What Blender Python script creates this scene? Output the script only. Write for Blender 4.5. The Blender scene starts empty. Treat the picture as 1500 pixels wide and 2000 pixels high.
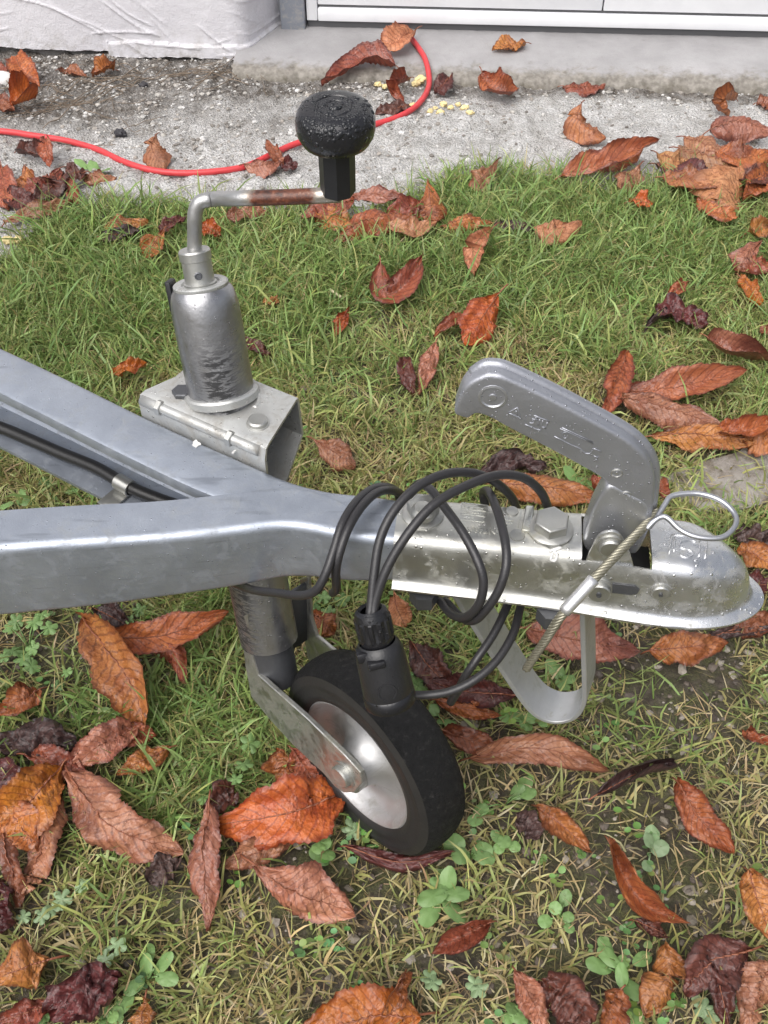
import bpy, bmesh, math, random
import numpy as np
from mathutils import Vector, Matrix, Euler
random.seed(7)
rng = np.random.default_rng(11)
R = math.radians
scene = bpy.context.scene
COL = scene.collection

# ------------------------------------------------------------------ camera, sky, sun, exposure
CAM_H, PITCH, FOC = 0.92, 47.0, 2000.0          # height (m), degrees down, focal length in photograph pixels
cam_data = bpy.data.cameras.new('camera')
cam_data.sensor_fit = 'VERTICAL'; cam_data.sensor_height = 24.0; cam_data.lens = 24.0
cam_data.clip_start = 0.02; cam_data.clip_end = 300
cam = bpy.data.objects.new('camera', cam_data); COL.objects.link(cam)
cam.location = (0, 0, CAM_H); cam.rotation_euler = (R(90 - PITCH), 0, 0)
scene.camera = cam

SUN_EL, SUN_ROT = 56.0, 215.0
world = bpy.data.worlds.new("World"); scene.world = world; world.use_nodes = True
wn = world.node_tree; wn.nodes.clear()
sky = wn.nodes.new('ShaderNodeTexSky'); sky.sky_type = 'NISHITA'; sky.sun_disc = False
sky.sun_elevation = R(SUN_EL); sky.sun_rotation = R(SUN_ROT)
sky.air_density = 1.0; sky.dust_density = 6.0; sky.ozone_density = 1.0
hs = wn.nodes.new('ShaderNodeHueSaturation'); hs.inputs['Saturation'].default_value = 0.36
bg = wn.nodes.new('ShaderNodeBackground'); bg.inputs['Strength'].default_value = 0.11
wo = wn.nodes.new('ShaderNodeOutputWorld')
wn.links.new(sky.outputs[0], hs.inputs['Color']); wn.links.new(hs.outputs[0], bg.inputs[0]); wn.links.new(bg.outputs[0], wo.inputs[0])
sd = bpy.data.lights.new('sun', 'SUN'); sd.energy = 1.5; sd.angle = R(70); sd.color = (1.0, 0.98, 0.96)
sun = bpy.data.objects.new('sun', sd); COL.objects.link(sun)
sun.location = (0, 0, 6); sun.rotation_euler = (R(90 - SUN_EL), 0, R(180 - SUN_ROT))
vs = scene.view_settings
vs.view_transform = 'Standard'; vs.look = 'None'; vs.gamma = 1.0; vs.use_curve_mapping = False
vs.exposure = 0.56

# ------------------------------------------------------------------ measuring the place: a sight line and a known height / distance give a point
SP, CP = math.sin(R(PITCH)), math.cos(R(PITCH))
def atd(px, py, d):
    v = (1000 - py) / FOC
    return Vector((d * (px - 750) / FOC, d * (CP + SP * v), CAM_H - d * (SP - CP * v)))
def depth_z(py, z): return (CAM_H - z) / (SP - CP * (1000 - py) / FOC)
def at(px, py, z=0.0): return atd(px, py, depth_z(py, z))
def at_plane(px, py, p0, n):
    o = Vector((0, 0, CAM_H)); r = atd(px, py, 1.0) - o
    return o + r * ((p0 - o).dot(n) / r.dot(n))

# ------------------------------------------------------------------ object helpers
def tag(o, label=None, cat=None, group=None, kind=None):
    if label: o['label'] = label
    if cat: o['category'] = cat
    if group: o['group'] = group
    if kind: o['kind'] = kind
    return o
def link(o, parent=None):
    COL.objects.link(o)
    if parent is not None:
        o.parent = parent
        p = parent; m = Matrix.Identity(4)
        while p is not None:
            m = Matrix.Translation(p.location) @ m; p = p.parent
        o.matrix_parent_inverse = Matrix.Identity(4)
        o.location = Vector(o.location) - m.translation
    return o
def empty(name, loc, label, cat, group=None):
    o = bpy.data.objects.new(name, None); o.location = loc; o.empty_display_size = 0.05
    COL.objects.link(o); return tag(o, label, cat, group)
def mesh_obj(name, verts, faces, mat, parent=None, smooth=True, origin=None, edges=()):
    verts = [Vector(v) for v in verts]
    c = Vector(origin) if origin is not None else sum(verts, Vector()) / len(verts)
    me = bpy.data.meshes.new(name); me.from_pydata([v - c for v in verts], list(edges), faces); me.update()
    bm = bmesh.new(); bm.from_mesh(me); bmesh.ops.recalc_face_normals(bm, faces=bm.faces); bm.to_mesh(me); bm.free()
    if smooth: me.polygons.foreach_set('use_smooth', [True] * len(me.polygons))
    if mat: me.materials.append(mat)
    o = bpy.data.objects.new(name, me); o.location = c
    return link(o, parent)
def bm_obj(name, bm, mat, parent=None, smooth=True, angle=35):
    vs_ = [v.co.copy() for v in bm.verts]; c = sum(vs_, Vector()) / max(1, len(vs_))
    for v in bm.verts: v.co -= c
    bmesh.ops.recalc_face_normals(bm, faces=bm.faces)
    for e in bm.edges:
        if len(e.link_faces) == 2 and e.calc_face_angle(0) > R(angle): e.smooth = False
    me = bpy.data.meshes.new(name); bm.to_mesh(me); bm.free()
    if smooth: me.polygons.foreach_set('use_smooth', [True] * len(me.polygons))
    if mat: me.materials.append(mat)
    o = bpy.data.objects.new(name, me); o.location = c
    return link(o, parent)
def np_mesh(name, V, F, mat, col=None, kind=None, smooth=True):
    """V (n,3), F (m,k) arrays -> one object"""
    me = bpy.data.meshes.new(name); n, m, k = len(V), len(F), F.shape[1]
    me.vertices.add(n); me.vertices.foreach_set('co', np.ascontiguousarray(V, dtype=np.float32).ravel())
    me.loops.add(m * k); me.loops.foreach_set('vertex_index', np.ascontiguousarray(F, dtype=np.int32).ravel())
    me.polygons.add(m); me.polygons.foreach_set('loop_start', np.arange(0, m * k, k, dtype=np.int32))
    try: me.polygons.foreach_set('loop_total', np.full(m, k, dtype=np.int32))
    except Exception: pass
    me.polygons.foreach_set('use_smooth', np.full(m, smooth))
    me.update(calc_edges=True); me.validate()
    if col is not None:
        a = me.color_attributes.new('tint', 'FLOAT_COLOR', 'POINT')
        c4 = np.ones((n, 4), np.float32); c4[:, :3] = col; a.data.foreach_set('color', c4.ravel())
    if mat: me.materials.append(mat)
    o = bpy.data.objects.new(name, me); COL.objects.link(o)
    if kind: o['kind'] = kind
    return o

def catmull(pts, n):
    pts = [Vector(p) for p in pts]; P = [pts[0] * 2 - pts[1]] + pts + [pts[-1] * 2 - pts[-2]]; out = []
    for i in range(1, len(P) - 2):
        a, b, c, d = P[i - 1:i + 3]
        for k in range(n):
            t = k / n
            out.append(0.5 * ((2 * b) + (c - a) * t + (2 * a - 5 * b + 4 * c - d) * t * t + (3 * b - a - 3 * c + d) * t ** 3))
    out.append(pts[-1]); return out
def frames(path):
    T = []
    for i in range(len(path)):
        t = path[min(i + 1, len(path) - 1)] - path[max(i - 1, 0)]; T.append(t.normalized())
    up = Vector((0, 0, 1)) if abs(T[0].z) < 0.9 else Vector((1, 0, 0))
    n = (up - T[0] * up.dot(T[0])).normalized(); N = [n]
    for i in range(1, len(path)):
        n = N[-1] - T[i] * N[-1].dot(T[i]); n = n.normalized() if n.length > 1e-6 else N[-1]; N.append(n)
    return T, N
def tube_data(path, rad, seg=10, cap=True):
    path = [Vector(p) for p in path]; T, N = frames(path); V, F = [], []
    for i, p in enumerate(path):
        b = T[i].cross(N[i]); r = rad(i / (len(path) - 1)) if callable(rad) else rad
        for k in range(seg):
            a = 2 * math.pi * k / seg; V.append(p + (N[i] * math.cos(a) + b * math.sin(a)) * r)
    for i in range(len(path) - 1):
        for k in range(seg):
            F.append((i * seg + k, i * seg + (k + 1) % seg, (i + 1) * seg + (k + 1) % seg, (i + 1) * seg + k))
    if cap: F.append(tuple(range(seg))[::-1]); F.append(tuple((len(path) - 1) * seg + k for k in range(seg)))
    return V, F
def tube(name, path, rad, mat, parent=None, seg=12, cap=True):
    V, F = tube_data(path, rad, seg, cap); return mesh_obj(name, V, F, mat, parent)
def lathe(name, base, axis, prof, mat, parent=None, seg=40, angle=35, ref=None, mod=None):
    """prof: (radius, height along axis)"""
    axis = Vector(axis).normalized(); x = Vector(ref) if ref is not None else (Vector((0, 0, 1)) if abs(axis.z) < .9 else Vector((1, 0, 0)))
    x = (x - axis * x.dot(axis)).normalized(); y = axis.cross(x); base = Vector(base)
    bm = bmesh.new(); rings = []
    for r, h in prof:
        if r < 1e-6: rings.append([bm.verts.new(base + axis * h)]); continue
        ring = []
        for k in range(seg):
            a = 2 * math.pi * k / seg; rr = r * (mod(a, h) if mod else 1)
            ring.append(bm.verts.new(base + axis * h + (x * math.cos(a) + y * math.sin(a)) * rr))
        rings.append(ring)
    for A, B in zip(rings, rings[1:]):
        for k in range(seg):
            q = [A[k % len(A)], A[(k + 1) % len(A)], B[(k + 1) % len(B)], B[k % len(B)]]
            q = [v for i, v in enumerate(q) if v not in q[:i]]
            if len(q) >= 3: bm.faces.new(q)
    return bm_obj(name, bm, mat, parent, angle=angle)
def plate(name, outline, off, mat, parent=None, bevel=0.0, segs=3, angle=40):
    """outline: list of 3-D points in one plane, extruded by vector off, edges rounded"""
    bm = bmesh.new(); a = [bm.verts.new(Vector(p)) for p in outline]; b = [bm.verts.new(Vector(p) + off) for p in outline]; n = len(a)
    bm.faces.new(a); bm.faces.new(b[::-1])
    rim = []
    for k in range(n): bm.faces.new((a[k], b[k], b[(k + 1) % n], a[(k + 1) % n]))
    bmesh.ops.recalc_face_normals(bm, faces=bm.faces)
    if bevel:
        es = [e for e in bm.edges if (e.verts[0] in a) == (e.verts[1] in a)]
        bmesh.ops.bevel(bm, geom=es, offset=bevel, segments=segs, profile=0.5, affect='EDGES', clamp_overlap=True)
    bmesh.ops.triangulate(bm, faces=[f for f in bm.faces if len(f.verts) > 4])
    return bm_obj(name, bm, mat, parent, angle=angle)
def smooth_outline(pts, n=4):
    P = [Vector(p) for p in pts]; L = len(P); out = []
    for i in range(L):
        a, b, c, d = P[i - 1], P[i], P[(i + 1) % L], P[(i + 2) % L]
        for k in range(n):
            t = k / n
            out.append(0.5 * ((2 * b) + (c - a) * t + (2 * a - 5 * b + 4 * c - d) * t * t + (3 * b - a - 3 * c + d) * t ** 3))
    return out
def box_data(c, ex, ey, ez):
    c = Vector(c); V = [c + ex * sx + ey * sy + ez * sz for sx in (-1, 1) for sy in (-1, 1) for sz in (-1, 1)]
    return V, [(0, 1, 3, 2), (4, 6, 7, 5), (0, 4, 5, 1), (2, 3, 7, 6), (0, 2, 6, 4), (1, 5, 7, 3)]
def rbox(name, c, ex, ey, ez, mat, parent=None, bevel=0.002, segs=2):
    V, F = box_data(c, ex, ey, ez); bm = bmesh.new(); vv = [bm.verts.new(v) for v in V]
    for f in F: bm.faces.new([vv[i] for i in f])
    bmesh.ops.recalc_face_normals(bm, faces=bm.faces)
    if bevel: bmesh.ops.bevel(bm, geom=list(bm.edges), offset=bevel, segments=segs, profile=0.5, affect='EDGES', clamp_overlap=True)
    return bm_obj(name, bm, mat, parent)

# ------------------------------------------------------------------ value noise in numpy
_tabs = {}
def vnoise(x, y, scale, seed=0):
    if seed not in _tabs: _tabs[seed] = np.random.default_rng(seed + 100).random((256, 256))
    t = _tabs[seed]; x = np.asarray(x) * scale + 1000; y = np.asarray(y) * scale + 1000
    xi = np.floor(x).astype(int); yi = np.floor(y).astype(int); fx = x - xi; fy = y - yi
    fx = fx * fx * (3 - 2 * fx); fy = fy * fy * (3 - 2 * fy)
    a = t[xi & 255, yi & 255]; b = t[(xi + 1) & 255, yi & 255]; c = t[xi & 255, (yi + 1) & 255]; d = t[(xi + 1) & 255, (yi + 1) & 255]
    return (a * (1 - fx) + b * fx) * (1 - fy) + (c * (1 - fx) + d * fx) * fy
def fbm(x, y, scale, octv=4, seed=0):
    s = 0; amp = 1; tot = 0
    for o in range(octv):
        s = s + amp * vnoise(x, y, scale * 2 ** o, seed + o); tot += amp; amp *= 0.5
    return s / tot

# ------------------------------------------------------------------ materials
class NT:
    def __init__(self, name):
        self.m = bpy.data.materials.new(name); self.m.use_nodes = True; self.t = self.m.node_tree; self.t.nodes.clear()
        self.out = self.n('ShaderNodeOutputMaterial'); self.b = self.n('ShaderNodeBsdfPrincipled'); self.l(self.b.outputs[0], self.out.inputs[0])
        self.tc = self.n('ShaderNodeTexCoord'); self.geo = self.n('ShaderNodeNewGeometry')
    def n(self, t): return self.t.nodes.new(t)
    def l(self, a, b): self.t.links.new(a, b)
    def set(self, sock, v):
        if hasattr(v, 'is_output') or hasattr(v, 'links'): self.l(v, sock)
        else: sock.default_value = v
    def pos(self, scale=(1, 1, 1)):
        mp = self.n('ShaderNodeMapping'); mp.inputs['Scale'].default_value = scale; self.l(self.geo.outputs['Position'], mp.inputs[0]); return mp.outputs[0]
    def noise(self, scale, detail=4, rough=0.55, vec=None, dist=0.0):
        x = self.n('ShaderNodeTexNoise'); x.inputs['Scale'].default_value = scale; x.inputs['Detail'].default_value = detail
        x.inputs['Roughness'].default_value = rough; x.inputs['Distortion'].default_value = dist
        self.l(vec if vec is not None else self.geo.outputs['Position'], x.inputs['Vector']); return x.outputs['Fac']
    def voro(self, scale, feature='F1', vec=None, out='Distance', rand=1.0):
        x = self.n('ShaderNodeTexVoronoi'); x.feature = feature; x.inputs['Scale'].default_value = scale; x.inputs['Randomness'].default_value = rand
        self.l(vec if vec is not None else self.geo.outputs['Position'], x.inputs['Vector']); return x.outputs[out]
    def ramp(self, fac, stops, interp='LINEAR'):
        x = self.n('ShaderNodeValToRGB'); x.color_ramp.interpolation = interp; e = x.color_ramp.elements
        while len(e) < len(stops): e.new(0.5)
        for k, (p, c) in enumerate(stops): e[k].position = p; e[k].color = (*c, 1) if hasattr(c, '__len__') else (c, c, c, 1)
        self.l(fac, x.inputs[0]); return x.outputs[0]
    def mix(self, fac, a, b, mode='MIX'):
        x = self.n('ShaderNodeMix'); x.data_type = 'RGBA'; x.blend_type = mode
        self.set(x.inputs[0], fac)
        for i, v in ((6, a), (7, b)):
            if hasattr(v, 'links'): self.l(v, x.inputs[i])
            else: x.inputs[i].default_value = (*v, 1)
        return x.outputs[2]
    def math(self, op, a, b=0.0, c=None):
        x = self.n('ShaderNodeMath'); x.operation = op; self.set(x.inputs[0], a); self.set(x.inputs[1], b)
        if c is not None: self.set(x.inputs[2], c)
        return x.outputs[0]
    def mapr(self, v, a, b, c, d):
        x = self.n('ShaderNodeMapRange'); self.set(x.inputs[0], v)
        for i, q in enumerate((a, b, c, d)): x.inputs[i + 1].default_value = q
        return x.outputs[0]
    def bump(self, h, dist=0.001, strength=1.0, prev=None):
        x = self.n('ShaderNodeBump'); x.inputs['Strength'].default_value = strength; x.inputs['Distance'].default_value = dist
        self.l(h, x.inputs['Height'])
        if prev is not None: self.l(prev, x.inputs['Normal'])
        return x.outputs[0]
    def drops(self, scale, prev=None, dist=0.0008, keep=0.45):
        """beads of rain water: round caps of random size scattered over the surface"""
        v = self.n('ShaderNodeTexVoronoi'); v.inputs['Scale'].default_value = scale
        self.l(self.geo.outputs['Position'], v.inputs['Vector'])
        sep = self.n('ShaderNodeSeparateColor'); self.l(v.outputs['Color'], sep.inputs[0])
        rad = self.math('MULTIPLY', self.math('SUBTRACT', sep.outputs[0], 1 - keep), 0.75)
        cap = self.math('SUBTRACT', rad, v.outputs['Distance'])
        h = self.math('SQRT', self.math('MAXIMUM', self.math('MULTIPLY', cap, 2.0), 0.0))
        return self.bump(h, dist, 1.0, prev), self.math('GREATER_THAN', cap, 0.0)
    def fin(self, color=None, rough=None, metal=None, normal=None, spec=None, coat=None):
        if color is not None:
            if hasattr(color, 'links'): self.l(color, self.b.inputs['Base Color'])
            else: self.b.inputs['Base Color'].default_value = (*color, 1)
        for k, v in (('Roughness', rough), ('Metallic', metal), ('Specular IOR Level', spec), ('Coat Weight', coat)):
            if v is not None: self.set(self.b.inputs[k], v)
        if normal is not None: self.l(normal, self.b.inputs['Normal'])
        return self.m

def metal(name, c1, c2, rough=(0.3, 0.5), met=0.85, drop=None, dirt=None, dirt_amt=0.5, streak=None, bump=0.0004, grain=900, keep=0.45):
    t = NT(name)
    col = t.mix(t.ramp(t.noise(18, 6, 0.6), [(0.35, 0.0), (0.7, 1.0)]), c1, c2)
    col = t.mix(t.ramp(t.noise(140, 4, 0.7), [(0.3, 0.0), (0.75, 0.35)]), col, c2)
    if streak:
        sv = t.pos((14, 90, 420)); s = t.ramp(t.noise(1.0, 3, 0.6, sv), [(0.60, 0.0), (0.70, 0.42)]); col = t.mix(s, col, streak)
    m = met
    if dirt:
        dm = t.ramp(t.noise(55, 7, 0.7, dist=0.6), [(1 - dirt_amt * 0.8 - .12, 0.0), (1 - dirt_amt * 0.8 + 0.06, 0.85)])
        col = t.mix(dm, col, dirt); m = t.mapr(dm, 0, 1, met, 0.1)
    rg = t.mapr(t.noise(70, 5, 0.65), 0.3, 0.7, *rough)
    nb = t.bump(t.noise(grain, 3, 0.6), bump * 0.5, 0.6); nb = t.bump(t.noise(38, 4, 0.5), bump * 4, 0.35, nb)
    if drop:
        nb, msk = t.drops(drop, nb, keep=keep); rg = t.math('MULTIPLY', rg, t.mapr(msk, 0, 1, 1, 0.25))
    return t.fin(col, rg, m, nb)
M = {}
M['galv'] = metal('galvanised_steel', (0.40, 0.435, 0.495), (0.29, 0.32, 0.375), (0.32, 0.5), 0.66, drop=330, keep=0.3, streak=(0.14, 0.155, 0.18), dirt=(0.23, 0.245, 0.265), dirt_amt=0.46)
M['zinc'] = metal('bright_zinc', (0.62, 0.63, 0.62), (0.48, 0.49, 0.46), (0.2, 0.4), 0.9, drop=300, dirt=(0.30, 0.29, 0.22), dirt_amt=0.52)
def nose_mat():
    m = metal('polished_zinc', (0.70, 0.71, 0.74), (0.60, 0.61, 0.63), (0.2, 0.36), 0.92, drop=260, dirt=(0.25, 0.245, 0.21), dirt_amt=0.47)
    t = m.node_tree; b = [n for n in t.nodes if n.type == 'BSDF_PRINCIPLED'][0]; old = b.inputs['Base Color'].links[0].from_socket; oldr = b.inputs['Roughness'].links[0].from_socket
    g = t.nodes.new('ShaderNodeNewGeometry'); sp = t.nodes.new('ShaderNodeSeparateXYZ'); t.links.new(g.outputs['Position'], sp.inputs[0])
    n = t.nodes.new('ShaderNodeTexNoise'); n.inputs['Scale'].default_value = 30; n.inputs['Detail'].default_value = 6; t.links.new(g.outputs['Position'], n.inputs['Vector'])
    ad = t.nodes.new('ShaderNodeMath'); ad.operation = 'MULTIPLY_ADD'; t.links.new(n.outputs['Fac'], ad.inputs[0]); ad.inputs[1].default_value = 0.10; t.links.new(sp.outputs[0], ad.inputs[2])
    mr = t.nodes.new('ShaderNodeMapRange'); t.links.new(ad.outputs[0], mr.inputs[0]); mr.inputs[1].default_value = 0.26; mr.inputs[2].default_value = 0.17; mr.inputs[3].default_value = 0; mr.inputs[4].default_value = 0.75
    mx = t.nodes.new('ShaderNodeMix'); mx.data_type = 'RGBA'; t.links.new(mr.outputs[0], mx.inputs[0]); t.links.new(old, mx.inputs[6]); mx.inputs[7].default_value = (0.52, 0.515, 0.465, 1); t.links.new(mx.outputs[2], b.inputs['Base Color'])
    ra = t.nodes.new('ShaderNodeMath'); ra.operation = 'MULTIPLY_ADD'; t.links.new(mr.outputs[0], ra.inputs[0]); ra.inputs[1].default_value = 0.12; t.links.new(oldr, ra.inputs[2]); t.links.new(ra.outputs[0], b.inputs['Roughness'])
    return m
M['nose'] = nose_mat()
M['clamp'] = metal('chalky_zinc', (0.60, 0.61, 0.60), (0.43, 0.43, 0.415), (0.35, 0.55), 0.7, drop=300, dirt=(0.24, 0.225, 0.20), dirt_amt=0.5)
M['cast'] = metal('dull_cast_steel', (0.43, 0.44, 0.48), (0.35, 0.36, 0.395), (0.36, 0.52), 0.75, drop=420, bump=0.0006, grain=500)
M['lever_low'] = metal('worn_steel', (0.52, 0.53, 0.55), (0.42, 0.43, 0.46), (0.3, 0.45), 0.8, drop=420)
M['bolt'] = metal('bolt_steel', (0.50, 0.50, 0.48), (0.38, 0.38, 0.36), (0.28, 0.45), 0.85, dirt=(0.25, 0.24, 0.19), dirt_amt=0.4)
M['dark'] = metal('dark_steel', (0.12, 0.125, 0.135), (0.08, 0.082, 0.09), (0.35, 0.5), 0.5)
M['rim'] = metal('spun_aluminium', (0.56, 0.56, 0.565), (0.44, 0.44, 0.44), (0.40, 0.56), 0.8, dirt=(0.22, 0.21, 0.19), dirt_amt=0.46)
M['fork'] = metal('dirty_fork_steel', (0.50, 0.50, 0.48), (0.38, 0.38, 0.36), (0.26, 0.42), 0.9, dirt=(0.16, 0.155, 0.12), dirt_amt=0.55)
M['strap'] = metal('matt_zinc_strap', (0.50, 0.51, 0.52), (0.42, 0.43, 0.435), (0.38, 0.55), 0.6, dirt=(0.22, 0.215, 0.17), dirt_amt=0.42)

def tube_mat():
    t = NT('worn_galvanised_tube')
    col = t.mix(t.ramp(t.noise(25, 6, 0.6), [(0.35, 0.0), (0.7, 1.0)]), (0.42, 0.42, 0.435), (0.29, 0.29, 0.30))
    # blackened scuff marks on the side of the sleeve, where the zinc has gone
    sep = t.n('ShaderNodeSeparateXYZ'); t.l(t.geo.outputs['Position'], sep.inputs[0])
    sc = t.noise(1, 6, 0.7, t.pos((95, 95, 420)), 0.4)
    zone = t.math('MULTIPLY', t.mapr(sep.outputs['Z'], 0.455, 0.425, 0.0, 1.0), t.mapr(t.math('ABSOLUTE', t.math('SUBTRACT', sep.outputs['X'], -0.128)), 0.024, 0.008, 0.0, 1.0))
    k = t.math('MULTIPLY', t.ramp(sc, [(0.46, 0.0), (0.52, 1.0)]), zone)
    col = t.mix(k, col, (0.05, 0.05, 0.052))
    rg = t.mapr(t.noise(80, 5, 0.6), 0.3, 0.7, 0.24, 0.42)
    nb = t.bump(t.noise(300, 4, 0.6), 0.0004, 0.5); nb, mk = t.drops(420, nb, 0.0005, 0.35)
    return t.fin(col, rg, t.mapr(k, 0, 1, 0.9, 0.3), nb)
M['tube'] = tube_mat()
def crank_mat():
    t = NT('crank_rod_steel'); sep = t.n('ShaderNodeSeparateXYZ'); t.l(t.geo.outputs['Position'], sep.inputs[0])
    n = t.math('ADD', sep.outputs['X'], t.math('MULTIPLY', t.math('SUBTRACT', t.noise(90, 4, 0.6), 0.5), 0.02))
    rust = t.math('MULTIPLY', t.mapr(n, -0.0945, -0.0885, 0, 1), t.mapr(n, -0.045, -0.052, 0, 1))
    base = t.mix(t.noise(60, 5), (0.34, 0.34, 0.35), (0.46, 0.46, 0.45))
    rc = t.ramp(t.noise(160, 5, 0.7), [(0.34, (0.030, 0.011, 0.008)), (0.5, (0.09, 0.027, 0.014)), (0.60, (0.16, 0.05, 0.024)), (0.72, (0.30, 0.20, 0.14))])
    halo = t.math('MULTIPLY', t.mapr(n, -0.101, -0.093, 0, 1), 0.6); base = t.mix(halo, base, (0.42, 0.36, 0.28))
    nb = t.bump(t.noise(500, 4, 0.6), 0.0004, 0.8)
    return t.fin(t.mix(rust, base, rc), t.mapr(rust, 0, 1, 0.36, 0.42), t.mapr(rust, 0, 1, 0.75, 0.0), nb)
M['crank'] = crank_mat()
def plastic(name, c, rough, drop=None, grain=0.0003, keep=0.5, ddist=0.001):
    t = NT(name); col = t.mix(t.noise(50, 5), tuple(x * 0.8 for x in c), tuple(x * 1.25 for x in c)); nb = t.bump(t.noise(600, 4, 0.6), grain, 0.7)
    rg = rough
    if drop:
        nb, mk = t.drops(drop, nb, ddist, keep); rg = t.mapr(mk, 0, 1, rough, 0.08)
    return t.fin(col, rg, 0, nb)
M['knob'] = plastic('wet_black_plastic', (0.016, 0.016, 0.019), 0.22, 260, keep=0.75, ddist=0.0012)
M['grip'] = plastic('black_plastic', (0.014, 0.014, 0.016), 0.4)
M['plug'] = plastic('damp_black_plug', (0.012, 0.012, 0.014), 0.26, 420, keep=0.55, ddist=0.0009)
M['plug_body'] = plastic('matt_black_plug', (0.018, 0.018, 0.020), 0.36, 500, keep=0.3)
M['cable'] = plastic('grey_black_cable_sheath', (0.026, 0.025, 0.027), 0.36)
M['brake'] = plastic('black_hose', (0.016, 0.016, 0.017), 0.4)
M['red'] = plastic('red_cable_sheath', (0.56, 0.045, 0.052), 0.42)
def tyre_mat():
    t = NT('worn_solid_rubber'); col = t.ramp(t.noise(160, 7, 0.75), [(0.3, (0.007, 0.007, 0.008)), (0.56, (0.013, 0.013, 0.014)), (0.66, (0.045, 0.044, 0.042)), (0.76, (0.12, 0.115, 0.105))])
    nb = t.bump(t.noise(420, 7, 0.78), 0.006, 1.0); nb = t.bump(t.noise(70, 5, 0.65, dist=1.0), 0.004, 0.5, nb)
    return t.fin(col, t.mapr(t.noise(120, 4), 0.3, 0.7, 0.5, 0.8), 0, nb, spec=0.3)
M['tyre'] = tyre_mat()
def side_mat():
    t = NT('rubber_sidewall'); nb = t.bump(t.noise(300, 4, 0.6), 0.0005, 0.6)
    return t.fin(t.mix(t.noise(40, 5), (0.010, 0.010, 0.011), (0.028, 0.027, 0.026)), 0.5, 0, nb)
M['sidewall'] = side_mat()
def rope_mat():
    t = NT('steel_wire_rope'); return t.fin(t.mix(t.noise(200, 3), (0.20, 0.19, 0.14), (0.36, 0.34, 0.27)), 0.42, 0.7)
M['rope'] = rope_mat()
M['ferrule'] = metal('aluminium_ferrule', (0.70, 0.70, 0.71), (0.6, 0.6, 0.61), (0.3, 0.42), 0.75)
M['wire'] = metal('spring_wire', (0.50, 0.51, 0.54), (0.38, 0.39, 0.42), (0.28, 0.4), 0.85)
M['paint_white'] = NT('white_paint_splash').fin((0.62, 0.62, 0.61), 0.6, 0)

def leaf_mat(name, a, b, dark, rough=0.26, edge=None, vein=(0.55)):
    t = NT(name)
    uv = t.n('ShaderNodeUVMap'); uv.uv_map = 'leaf'; sep = t.n('ShaderNodeSeparateXYZ'); t.l(uv.outputs[0], sep.inputs[0])
    u, v = sep.outputs[0], t.math('ABSOLUTE', t.math('SUBTRACT', t.math('MULTIPLY', sep.outputs[1], 2), 1))
    oi = t.n('ShaderNodeObjectInfo')
    vec = t.n('ShaderNodeVectorMath'); vec.operation = 'ADD'; t.l(t.tc.outputs['Object'], vec.inputs[0])
    sc = t.n('ShaderNodeVectorMath'); sc.operation = 'SCALE'; sc.inputs[0].default_value = (31, 17, 9); t.l(oi.outputs['Random'], sc.inputs['Scale']); t.l(sc.outputs[0], vec.inputs[1])
    P = vec.outputs[0]
    col = t.mix(t.ramp(t.noise(34, 5, 0.65, P), [(0.36, 0.0), (0.64, 1.0)]), a, b)
    spots = t.ramp(t.noise(75, 5, 0.7, P), [(0.60, 0.0), (0.70, 0.75)]); col = t.mix(spots, col, dark)
    big = t.ramp(t.noise(16, 3, 0.5, P), [(0.56, 0.0), (0.70, 0.7)]); col = t.mix(big, col, dark)
    # side veins curve from the midrib to the edge
    f = t.math('FRACT', t.math('ADD', t.math('SUBTRACT', t.math('MULTIPLY', u, 13.0), t.math('MULTIPLY', v, 2.4)), 20.0))
    vl = t.math('MULTIPLY', t.mapr(t.math('ABSOLUTE', t.math('SUBTRACT', f, 0.5)), 0.06, 0.15, 1.0, 0.0), vein)
    col = t.mix(vl, col, dark)
    ed = t.math('MULTIPLY', t.mapr(t.math('ADD', v, t.math('MULTIPLY', t.noise(60, 4, 0.6, P), 0.3)), 0.93, 1.1, 0.0, 0.75), 1.0)
    col = t.mix(ed, col, edge or dark)
    hsv = t.n('ShaderNodeHueSaturation'); t.l(col, hsv.inputs['Color'])
    t.l(t.mapr(oi.outputs['Random'], 0, 1, 0.488, 0.512), hsv.inputs['Hue']); t.l(t.mapr(t.math('FRACT', t.math('MULTIPLY', oi.outputs['Random'], 7.3)), 0, 1, 0.78, 1.2), hsv.inputs['Value'])
    nb = t.bump(t.voro(260, 'F1', P), 0.0009, 0.8); nb = t.bump(t.noise(350, 5, 0.65, P), 0.0008, 0.6, nb); nb, mk = t.drops(170, nb, 0.0005, 0.2)
    t.fin(hsv.outputs[0], t.mapr(t.noise(50, 4, 0.6, P), 0.3, 0.7, rough, rough + 0.22), 0, nb, spec=0.55)
    tr = t.n('ShaderNodeBsdfTranslucent'); t.l(hsv.outputs[0], tr.inputs[0]); mx = t.n('ShaderNodeMixShader'); mx.inputs[0].default_value = 0.12
    t.l(t.b.outputs[0], mx.inputs[1]); t.l(tr.outputs[0], mx.inputs[2]); t.l(mx.outputs[0], t.out.inputs[0]); return t.m
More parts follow.
